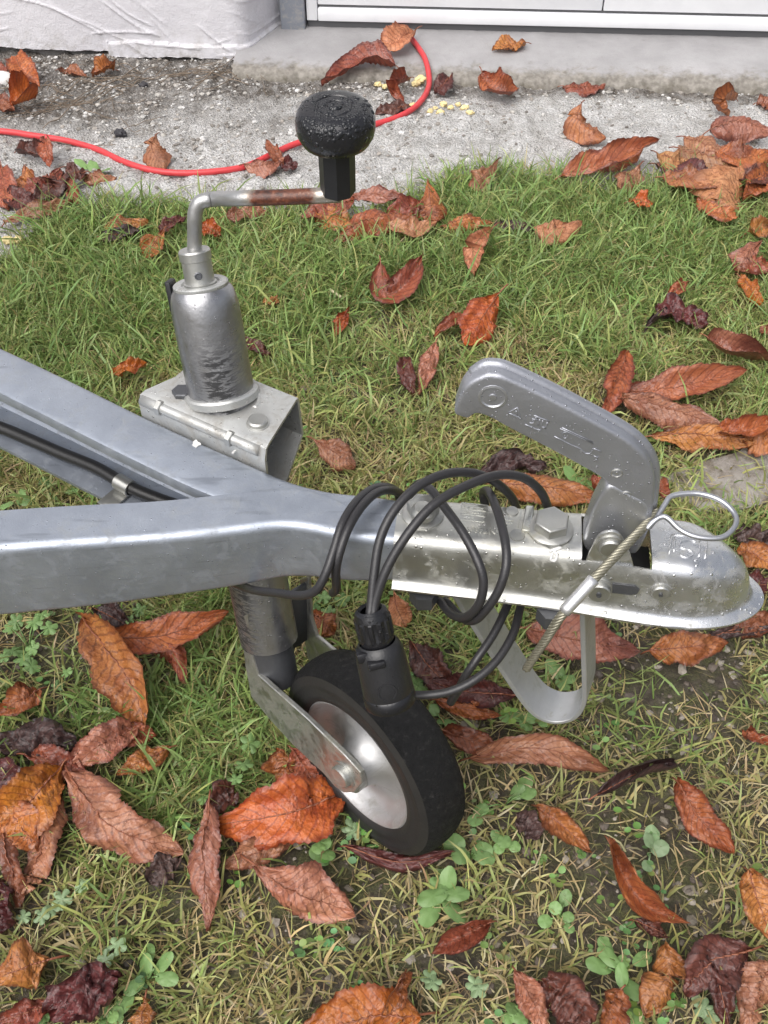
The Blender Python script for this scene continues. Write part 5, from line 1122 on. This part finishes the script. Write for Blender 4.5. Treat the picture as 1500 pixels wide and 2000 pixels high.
X('p', 64, -26, 44, [(410, 1566, 3.6), (398, 1680, 3.0), (410, 1818, .8)], 'tall narrow pink leaf reaching from the orange one towards us')
X('p', 92, -22, 36, [(496, 1690, 3.0), (572, 1742, 3.2), (690, 1784, 1.0)], 'creased coral leaf folded over, below the vivid orange one', 'obov', -.2)
X('d', 42, 14, 22, [(348, 1678, 1), (318, 1700, 1.4), (288, 1726, 1)], 'black rotten leaf at the tip of the largest pink one', 'scrap')
X('b', 78, -14, 34, [(102, 1872, 2.0), (50, 1888, 2.6), (-10, 1912, 1.6)], 'smooth orange brown leaf at the near corner', 'obov', -.3)
X('m', 80, 24, 30, [(228, 1912, 1.6), (165, 1940, 2.6), (98, 1972, 1.4)], 'crumpled wet dark leaf near the bottom corner', 'crumple')
X('r', 40, 16, 28, [(100, 1962, 1.4), (46, 1980, 1.8), (-10, 2004, 1.2)], 'brown leaf next to the crumpled wet one, cut below')
X('b', 42, -14, 32, [(282, 1948, 1.8), (280, 1978, 1.6), (276, 2024, 1)], 'small orange brown leaf cut off at the bottom edge', 'obov')
X('r', 36, 45, 30, [(792, 1906, 2.4), (772, 1942, 2.4), (742, 1990, 2.0)], 'rolled red brown end rising from the orange leaf at the bottom', 'lance', .8)
X('o', 100, -20, 36, [(822, 1985, 2.0), (710, 1990, 2.8), (575, 2032, 1.4)], 'wide orange leaf at the bottom edge below the wheel', 'lance', -.2)
X('r', 42, 50, 20, [(956, 1802, 1.6), (900, 1832, 1.8), (842, 1864, 1.0)], 'small red brown leaf lying alone on the turf before the wheel', 'lance', 0.8)
X('m', 32, -20, 20, [(676, 1652, .8), (780, 1686, 1.0), (888, 1662, .9)], 'crinkled maroon leaf pressed beneath the wheel', 'lance', -.3)
X('m', 60, 16, 28, [(806, 1258, 1.6), (842, 1304, 2.2), (890, 1352, 1.4)], 'dark purple leaf between plug and stirrup')
X('m', 54, 22, 26, [(1010, 1356, 1.8), (920, 1352, 2.6), (832, 1332, 1.8)], 'maroon leaf with sharp midrib below the cable loop', 'lance', .2)
X('b', 38, -20, 28, [(850, 1368, 2.0), (912, 1386, 2.4), (978, 1398, 1.4)], 'russet leaf under the maroon one behind the tyre', 'lance', -.3)
X('r', 42, 25, 26, [(862, 1424, 1.4), (922, 1450, 2.2), (990, 1474, 1.4)], 'red brown leaf right behind the tyre', 'lance', .3)
X('p', 56, 22, 30, [(916, 1482, 1.4), (1050, 1460, 2.8), (1188, 1504, 1.2)], 'long ribbed pink leaf lying below the stirrup', 'lance', .2)
X('p', 92, 12, 28, [(1024, 1226, 1.6), (1130, 1252, 2.8), (1250, 1272, 1.2)], 'large veined red leaf seen behind the stirrup')
X('b', 60, -14, 28, [(1268, 1272, 1.4), (1342, 1262, 2.4), (1422, 1256, 1.4)], 'orange red leaf directly below the coupling nose', 'lance', -.2)
X('d', 42, 45, 15, [(1165, 1552, 1), (1245, 1512, 1.6), (1328, 1492, 1.2)], 'narrow black curled leaf like a twig on the open lawn', 'lance', 1.0)
X('b', 44, 25, 30, [(1050, 1576, 2.4), (1096, 1612, 2.4), (1152, 1664, 1.0)], 'rust leaf with dark lower half between wheel and dry grass', 'lance', .4)
X('d', 42, 14, 20, [(1008, 1592, 1), (1030, 1612, 1.2), (1050, 1640, .8)], 'dark rotten scrap next to the rust leaf with dark half', 'scrap')
X('b', 56, 22, 32, [(1322, 1530, 2.8), (1362, 1594, 2.6), (1430, 1666, .9)], 'glossy red rust leaf with long tail on dry grass', 'lance', .4)
X('b', 46, 50, 28, [(1188, 1645, 2.4), (1220, 1712, 2.8), (1262, 1768, 2.2), (1342, 1802, 1.0)], 'rolled tan orange leaf curving over bare soil', 'lance', .9)
X('m', 30, 20, 22, [(1240, 1796, 1), (1270, 1812, 1.4), (1302, 1832, .9)], 'small maroon leaf under the rolled tan orange one')
X('b', 60, 20, 30, [(1462, 1702, 2.6), (1480, 1762, 2.4), (1512, 1838, 1.2)], 'brown leaf curling in from the picture edge above the maroon one', 'lance', .4)
X('b', 58, -22, 38, [(1296, 1846, 2.8), (1306, 1910, 2.4), (1256, 1985, 1.0)], 'bent orange brown leaf beside the round leaved weed', 'scrap', -.2)
X('m', 74, 24, 30, [(1464, 1854, 2.0), (1384, 1884, 2.6), (1336, 1944, 1.2)], 'crinkled maroon leaf with thin orange stalk', 'lance', .3)
X('m', 34, 20, 34, [(1394, 1888, 2.2), (1408, 1950, 2.0), (1424, 2014, 1)], 'narrow maroon leaf hanging below the crinkled one')
X('p', 46, -22, 40, [(1008, 1896, 2.6), (1040, 1958, 2.4), (1066, 2030, 1.0)], 'pale pink tan leaf pointing up near the bottom edge')
X('m', 74, 20, 30, [(1062, 1918, 1.6), (1108, 1952, 2.2), (1150, 2004, 1.2)], 'dark brown crumpled leaf next to the pale pink tan one', 'crumple')
X('b', 46, 22, 36, [(1208, 1934, 2.4), (1194, 1970, 2.2), (1176, 2024, 1.2)], 'russet pointed leaf at the bottom beside the round leaved weed')
X('p', 64, -22, 36, [(1512, 1880, 2.6), (1482, 1940, 2.4), (1450, 2018, 1.2)], 'pink brown leaf in the bottom corner by the pale cranesbill')
X('b', 44, 18, 30, [(604, 1194, 2.0), (626, 1212, 2.2), (654, 1240, 1.2)], 'small rust leaf behind the far fork arm', 'obov')
X('t', 46, -12, 40, [(768, 1158, 3.0), (778, 1188, 2.6), (792, 1226, 1.4)], 'ochre leaf hanging in the grass beside the plug gland', 'obov')
X('b', 22, 18, 25, [(1448, 1425, 1.4), (1475, 1440, 1.8), (1508, 1452, 1.2)], 'small scrap of orange leaf on dry grass at the picture edge', 'scrap')

# --- more of the overlapping piles
X('b', 44, -20, 20, [(1128, 322, 2.0), (1195, 306, 2.6), (1255, 298, 2.0)], 'rust leaf behind the long folded one at the start of the pile')
X('r', 46, 18, 20, [(1296, 344, 2.6), (1360, 354, 3.2), (1432, 346, 2.4)], 'red brown leaf low in the pile behind the broad tan one')
X('b', 44, 20, 22, [(1398, 300, 3.2), (1450, 308, 3.8), (1512, 302, 3.2)], 'russet leaf high on the pile at the picture edge')
X('p', 40, -18, 22, [(1338, 268, 2.0), (1378, 282, 2.8), (1422, 300, 2.6)], 'small pink leaf at the back of the pile on bare concrete')
X('m', 40, 20, 20, [(1438, 338, 2.6), (1472, 350, 2.8), (1514, 354, 2.2)], 'maroon leaf at the pile corner above the russet one')
X('b', 34, 20, 22, [(1362, 392, 2.2), (1398, 416, 2.4), (1442, 428, 1.8)], 'rust leaf peeping out below the broad tan one')
X('b', 70, 16, 30, [(-8, 1560, 1.6), (36, 1606, 2.2), (72, 1664, 1.2)], 'rust leaf under the near end of the broad orange brown one')
X('r', 60, -16, 30, [(52, 1472, 1.8), (110, 1492, 2.4), (172, 1512, 1.6)], 'red brown leaf between ribbed pink and broad orange brown leaves')
X('r', 46, 20, 28, [(210, 1418, 1.4), (250, 1432, 2.0), (306, 1436, 1.2)], 'small brown leaf under the ribbed pink one')
X('b', 44, -20, 24, [(608, 404, 2.2), (650, 424, 2.8), (692, 442, 1.8)], 'rust leaf under the red brown one in the crank rod clump')
X('p', 36, 15, 20, [(758, 440, 1.8), (802, 448, 2.2), (852, 440, 1.8)], 'pinkish leaf low in the clump beside the upright orange brown one')
X('b', 56, -18, 28, [(1452, 842, 2.0), (1476, 850, 2.4), (1520, 870, 1.8)], 'rust leaf at the picture edge by the lowest of the trio', 'scrap')
X('r', 46, 18, 26, [(1430, 1232, 1.4), (1472, 1222, 2.0), (1520, 1206, 1.6)], 'red brown leaf above the dark strip under the coupling tip')

# ------------------------------------------------------------------ weeds: rosettes with separate leaves
def lobed(t, n=5):   # outline radius of a cut, five-lobed cranesbill leaf
    a = (t / (2 * math.pi) * 1.0); return 0.62 + 0.38 * abs(math.cos(n * t / 2)) ** 0.8 - 0.10 * (abs(math.cos(n * 1.5 * t)) < 0.35)
def weed_leaf(parent, c, tip, size, kind, mat, r):
    c, tip = Vector(c), Vector(tip); d = Vector((tip.x - c.x, tip.y - c.y, 0)); d = d.normalized() if d.length > 1e-4 else Vector((1, 0, 0)); s = Vector((-d.y, d.x, 0))
    tl, ts = r.normal(0.15, 0.25), r.normal(0, 0.25); V, F = [tip + Vector((0, 0, -.0012))], []; n = 40 if kind == 'lobed' else 18
    rings = (0.5, 1.0)
    for q in rings:
        for k in range(n):
            t = 2 * math.pi * k / n
            if kind == 'lobed': rr = lobed(t) * (0.15 if abs(t - math.pi) < 0.2 else 1); x, y = math.cos(t) * rr, math.sin(t) * rr
            elif kind == 'oval': x, y = math.cos(t) * 1.25, math.sin(t) * 0.72 * (1 + .15 * math.cos(t))
            else: x, y = math.cos(t), math.sin(t) * 0.9
            V.append(tip + (d * x + s * y) * size * q + Vector((0, 0, size * q * (x * tl + y * ts) - .25 * size * q * q + .10 * size * math.sin(5 * t + 1) * q * q)))
    F = [(0, 1 + k, 1 + (k + 1) % n) for k in range(n)] + [(1 + k, 1 + n + k, 1 + n + (k + 1) % n, 1 + (k + 1) % n) for k in range(n)]
    st = tip - d * size * (.2 if kind == 'lobed' else .9)
    v, f = tube_data([c, (c + st) / 2 + Vector((0, 0, .003)), st + Vector((0, 0, -.001))], 0.0008, 5); i0 = len(V); V += v; F += [tuple(i + i0 for i in q) for q in f]
    return mesh_obj('leaf', V, F, mat, parent, origin=tip)
def weed(name, pts, size, kind, mat, label, h=0.016, seed=0, group='weeds growing in the lawn'):
    """pts: where each leaf of the rosette shows"""
    r = np.random.default_rng(900 + seed + len(pts) * 7); zs = [at(x, y, h * r.uniform(.7, 1.3)) for x, y in pts]; c = sum(zs, Vector()) / len(zs); c.z = float(lawn_h(np.array([c.x]), np.array([c.y]))[0])
    e = empty(name, c, label, 'weed', group)
    for p in zs: weed_leaf(e, c, p, size * r.uniform(.82, 1.15), kind, mat, r)
W_, WP = M['weed'], M['weed_pale']
weed('cranesbill', [(20, 1225), (65, 1215), (95, 1225), (25, 1270), (62, 1265), (8, 1280), (45, 1283), (60, 1300), (30, 1212), (80, 1200)], .0098, 'lobed', W_, 'spreading cranesbill weed with many cut leaves just under the near rail', seed=1)
weed('cranesbill', [(192, 1222), (200, 1205), (272, 1190), (250, 1212)], .0085, 'lobed', W_, 'cranesbill beside the black leaf in the shade of the rail', seed=2)
weed('cranesbill', [(236, 1250), (240, 1262)], .0085, 'lobed', W_, 'small cranesbill growing between the two large rust leaves', seed=3)
weed('cranesbill', [(130, 1312), (112, 1338)], .0062, 'lobed', W_, 'two leaved cranesbill on bare soil below the spreading one', seed=4)
weed('cranesbill', [(88, 938), (140, 955), (180, 958), (160, 940)], .0105, 'lobed', W_, 'cranesbill growing in the corner between the two drawbar rails', seed=5)
weed('round_leaf_weed', [(12, 985), (40, 970), (52, 978)], .0085, 'oval', W_, 'broad leaved weed beside the near rail at the picture edge', seed=6)
weed('cranesbill', [(120, 1755), (160, 1728), (100, 1775)], .0085, 'lobed', WP, 'pale cranesbill below the tip of the largest pink leaf', seed=7)
weed('cranesbill', [(80, 1788), (45, 1790)], .0080, 'lobed', WP, 'faded cranesbill next to the pale one at the near edge', seed=8)
weed('cranesbill', [(205, 1872), (228, 1846)], .0080, 'lobed', WP, 'grey green cranesbill above the crumpled wet leaf', seed=9)
weed('round_leaf_weed', [(285, 1885), (262, 1925), (325, 1910), (290, 1862), (318, 1880), (240, 1960)], .0080, 'oval', W_, 'round leaved weed near the bottom beside the small orange brown leaf', seed=10)
weed('chickweed', [(215, 1975), (220, 1985), (230, 1990), (208, 1992), (226, 1978)], .0062, 'round', W_, 'bright four leaved seedling at the bottom next to the wet dark leaf', seed=11)
weed('cranesbill', [(78, 1992), (85, 1980)], .0085, 'lobed', W_, 'cranesbill cut off by the bottom edge', seed=12)
weed('chickweed', [(622, 1655), (634, 1645), (618, 1665), (640, 1668), (630, 1675)], .0070, 'round', W_, 'four leaved seedling on bare soil between orange leaf and wheel', seed=13)
weed('cranesbill', [(692, 1622), (688, 1615)], .0110, 'lobed', WP, 'dull cranesbill leaf close against the tyre sidewall', seed=14)
weed('dandelion', [(840, 1782), (886, 1775), (858, 1738), (872, 1728), (845, 1750), (890, 1745), (866, 1718)], .0105, 'oval', W_, 'leafy green rosette standing before the wheel', seed=15)
weed('round_leaf_weed', [(942, 1662), (948, 1672), (888, 1648), (900, 1670)], .0090, 'round', W_, 'round leaved weed at the tyre contact', seed=16)
weed('chickweed', [(970, 1632), (985, 1642), (1005, 1652), (975, 1655)], .0065, 'round', W_, 'bright seedling beside the round leaved weed by the tyre', seed=17)
weed('cranesbill', [(845, 1918), (838, 1908)], .0085, 'lobed', WP, 'grey green cranesbill left of a twin near the bottom', seed=18)
weed('cranesbill', [(928, 1922), (935, 1930)], .0095, 'lobed', WP, 'pale grey cranesbill below the small red brown leaf before the wheel', seed=19)
weed('round_leaf_weed', [(1190, 1868), (1255, 1872), (1215, 1902), (1170, 1885), (1185, 1850), (1235, 1930), (1238, 1975), (1215, 1885)], .0095, 'oval', W_, 'large round leaved weed with smooth green leaves near the bottom', seed=20)
weed('chickweed', [(1065, 1798), (1085, 1772), (1110, 1790), (1112, 1812), (1105, 1752)], .0062, 'round', W_, 'loose seedling on bare soil before the rolled tan orange leaf', seed=21)
weed('cranesbill', [(1452, 1938), (1428, 1930), (1442, 1948)], .0095, 'lobed', WP, 'pale cranesbill between the maroon leaf and the bottom corner', seed=22)
weed('cranesbill', [(1375, 1968), (1388, 1978)], .0085, 'lobed', WP, 'second pale cranesbill under the narrow maroon leaf', seed=23)
weed('chickweed', [(1010, 1980), (1000, 1968), (1018, 1990), (992, 1988)], .0070, 'round', W_, 'bright seedling at the bottom beside the pale pink tan leaf', seed=24)
weed('chickweed', [(1275, 1628), (1290, 1655), (1265, 1690), (1268, 1640)], .0075, 'round', WP, 'pale broad seedling in dry grass above the rolled tan orange leaf', seed=25)
weed('chickweed', [(1038, 1400), (1062, 1412), (1028, 1415), (1010, 1395), (988, 1398)], .0070, 'round', W_, 'bright low weed under the bend of the stirrup', seed=26)
weed('round_leaf_weed', [(1090, 1310), (1110, 1325), (1078, 1300), (1100, 1335)], .0085, 'round', W_, 'green weed seen through the stirrup', seed=27)
weed('cranesbill', [(812, 1330), (818, 1340)], .0085, 'lobed', W_, 'bright cranesbill leaf between plug and dark purple leaf', seed=28)
weed('chickweed', [(848, 1385), (862, 1408), (880, 1412)], .0065, 'round', W_, 'small green weed behind the upper tyre', seed=29)
weed('round_leaf_weed', [(1025, 1530), (1012, 1545), (1032, 1548), (940, 1580), (928, 1600)], .0075, 'round', W_, 'weed with cupped leaves between tyre and long pink leaf', seed=30)
weed('cranesbill', [(612, 1180), (640, 1192), (668, 1170), (600, 1155), (632, 1165)], .0085, 'lobed', W_, 'cranesbill under the drawbar joint behind the sleeve', seed=31)
weed('cranesbill', [(405, 1545), (418, 1528), (398, 1558)], .0085, 'lobed', W_, 'cranesbill in tall grass just behind the vivid orange leaf', seed=32)
weed('cranesbill', [(488, 1450), (476, 1492), (460, 1520)], .0090, 'lobed', W_, 'tall cranesbill in the grass beside the fork arm', h=.03, seed=33)
weed('dandelion', [(182, 325), (160, 318), (205, 330)], .0130, 'oval', M['weed'], 'dark green weed sprouting from the leaf heap', seed=34)
weed('round_leaf_weed', [(1122, 930), (1135, 938)], .0130, 'oval', W_, 'fresh green leaf lying between lever and orange red leaf', seed=35)
# ------------------------------------------------------------------ odd stones and crumbs
def pebble(name, px, py, r, mat, label, cat, squash=(1, .8, .7), seed=0, z=0.004):
    rr = np.random.default_rng(seed); bm = bmesh.new(); bmesh.ops.create_icosphere(bm, subdivisions=3, radius=1); c = at(px, py, z)
    for v in bm.verts:
        k = 1 + .35 * (vnoise(v.co.x + 3 + seed, v.co.y + v.co.z * .7, 1.6, seed % 40) - .5) + .15 * (vnoise(v.co.x - v.co.z, v.co.y + seed, 4, 7) - .5)
        k *= 1 + (.7 * (vnoise(v.co.x * 2 + seed, v.co.y * 2 + v.co.z, 2.2, 9) - .5) if r < .0125 else 0); v.co = Vector((v.co.x * squash[0], v.co.y * squash[1], v.co.z * squash[2])) * r * k + c + Vector((0, 0, r * squash[2] * .4))
    return tag(bm_obj(name, bm, mat, angle=60), label, cat)
pebble('stone', 8, 160, .021, M['white_stone'], 'white chunk of stone at the wall foot by the picture edge', 'stone', (1.1, .7, .7), 1)
pebble('stone', 236, 264, .011, M['black_stone'], 'black angular stone on the pale concrete above the red cable', 'stone', (1, .8, .8), 2)
pebble('stone', 282, 168, .008, M['black_stone'], 'small black stone among the roots below the plaster wall', 'stone', (1, .8, .8), 3)
pebble('stone', 520, 344, .006, M['black_stone'], 'tiny black stone between crank rod and red cable', 'stone', (1, .8, .8), 4)
pebble('yellow_lump', 18, 472, .010, M['yellow'], 'pale yellow lump at the lawn edge, the bigger of two', 'lump', (1, .8, .7), 5, .012)
pebble('yellow_lump', 37, 470, .008, M['yellow'], 'pale yellow lump beside the bigger one at the lawn edge', 'lump', (1, .8, .7), 6, .012)
for k, (x, y, s) in enumerate(((738, 166, .008), (820, 158, .012), (812, 166, .009), (752, 170, .007), (866, 205, .008), (880, 212, .007), (860, 222, .009), (908, 212, .008), (895, 206, .006), (840, 218, .006), (918, 222, .007), (806, 206, .006), (850, 212, .005))):
    o = pebble('foam_crumb', x, y, s, M['yellow'], 'pale yellow crumb of foam scattered near the bend of the red cable', 'crumb', (1, .8, .6), 10 + k); o['group'] = 'foam crumbs by the red cable'
tag(tube('straw_stick', [at(645, 566, .018), at(656, 573, .018), at(667, 581, .016)], .0022, NT('pale_straw').fin((.62, .55, .36), .6), None, 8), 'short pale stick lying on the lawn beyond the sleeve', 'stick')
# ------------------------------------------------------------------ the turf, grown round the leaves that lie on it
o, n1 = blades('grass', 52000, 6.0, -1.3, 1.35, 0.08, 1.72, (0.018, 0.050), (0.0014, 0.0033), (0.55, 0.4, 1.0), GREEN, 1, 0.010, 0.40); tag(o, 'short tufted green lawn grass', 'grass')
o, n2 = blades('dry_grass', 50000, 5.0, -1.3, 1.35, 0.08, 1.68, (0.020, 0.048), (0.0011, 0.0023), (1.05, 0.35, 0.6), STRAW, 2, 0.016, -0.25); tag(o, 'flattened straw coloured dead grass between the green tufts', 'dry grass')
o, n3 = blades('long_grass', 3600, 7.0, -1.0, 1.1, 0.35, 1.60, (0.040, 0.075), (0.0020, 0.0042), (0.55, 0.35, 1.2), GREEN[:4], 3, 0.010, 0.85, 0.9); tag(o, 'longer green grass along the edge of the lawn', 'grass')
print('blades', n1, n2, n3)
THATCH = [(0.20, 0.155, 0.085), (0.29, 0.225, 0.125), (0.15, 0.11, 0.065), (0.36, 0.30, 0.18)]
o, n4 = blades('thatch', 42000, 4.0, -1.2, 1.25, 0.08, 1.66, (0.010, 0.034), (0.0005, 0.0011), (1.45, 0.12, 0.2), THATCH, 4, 0.020, -0.3); tag(o, 'fine brown thatch matted over the soil', 'thatch')
print('tris', (n1 + n2 + n3 + n4) * 5)
ground_cover(900, 9)
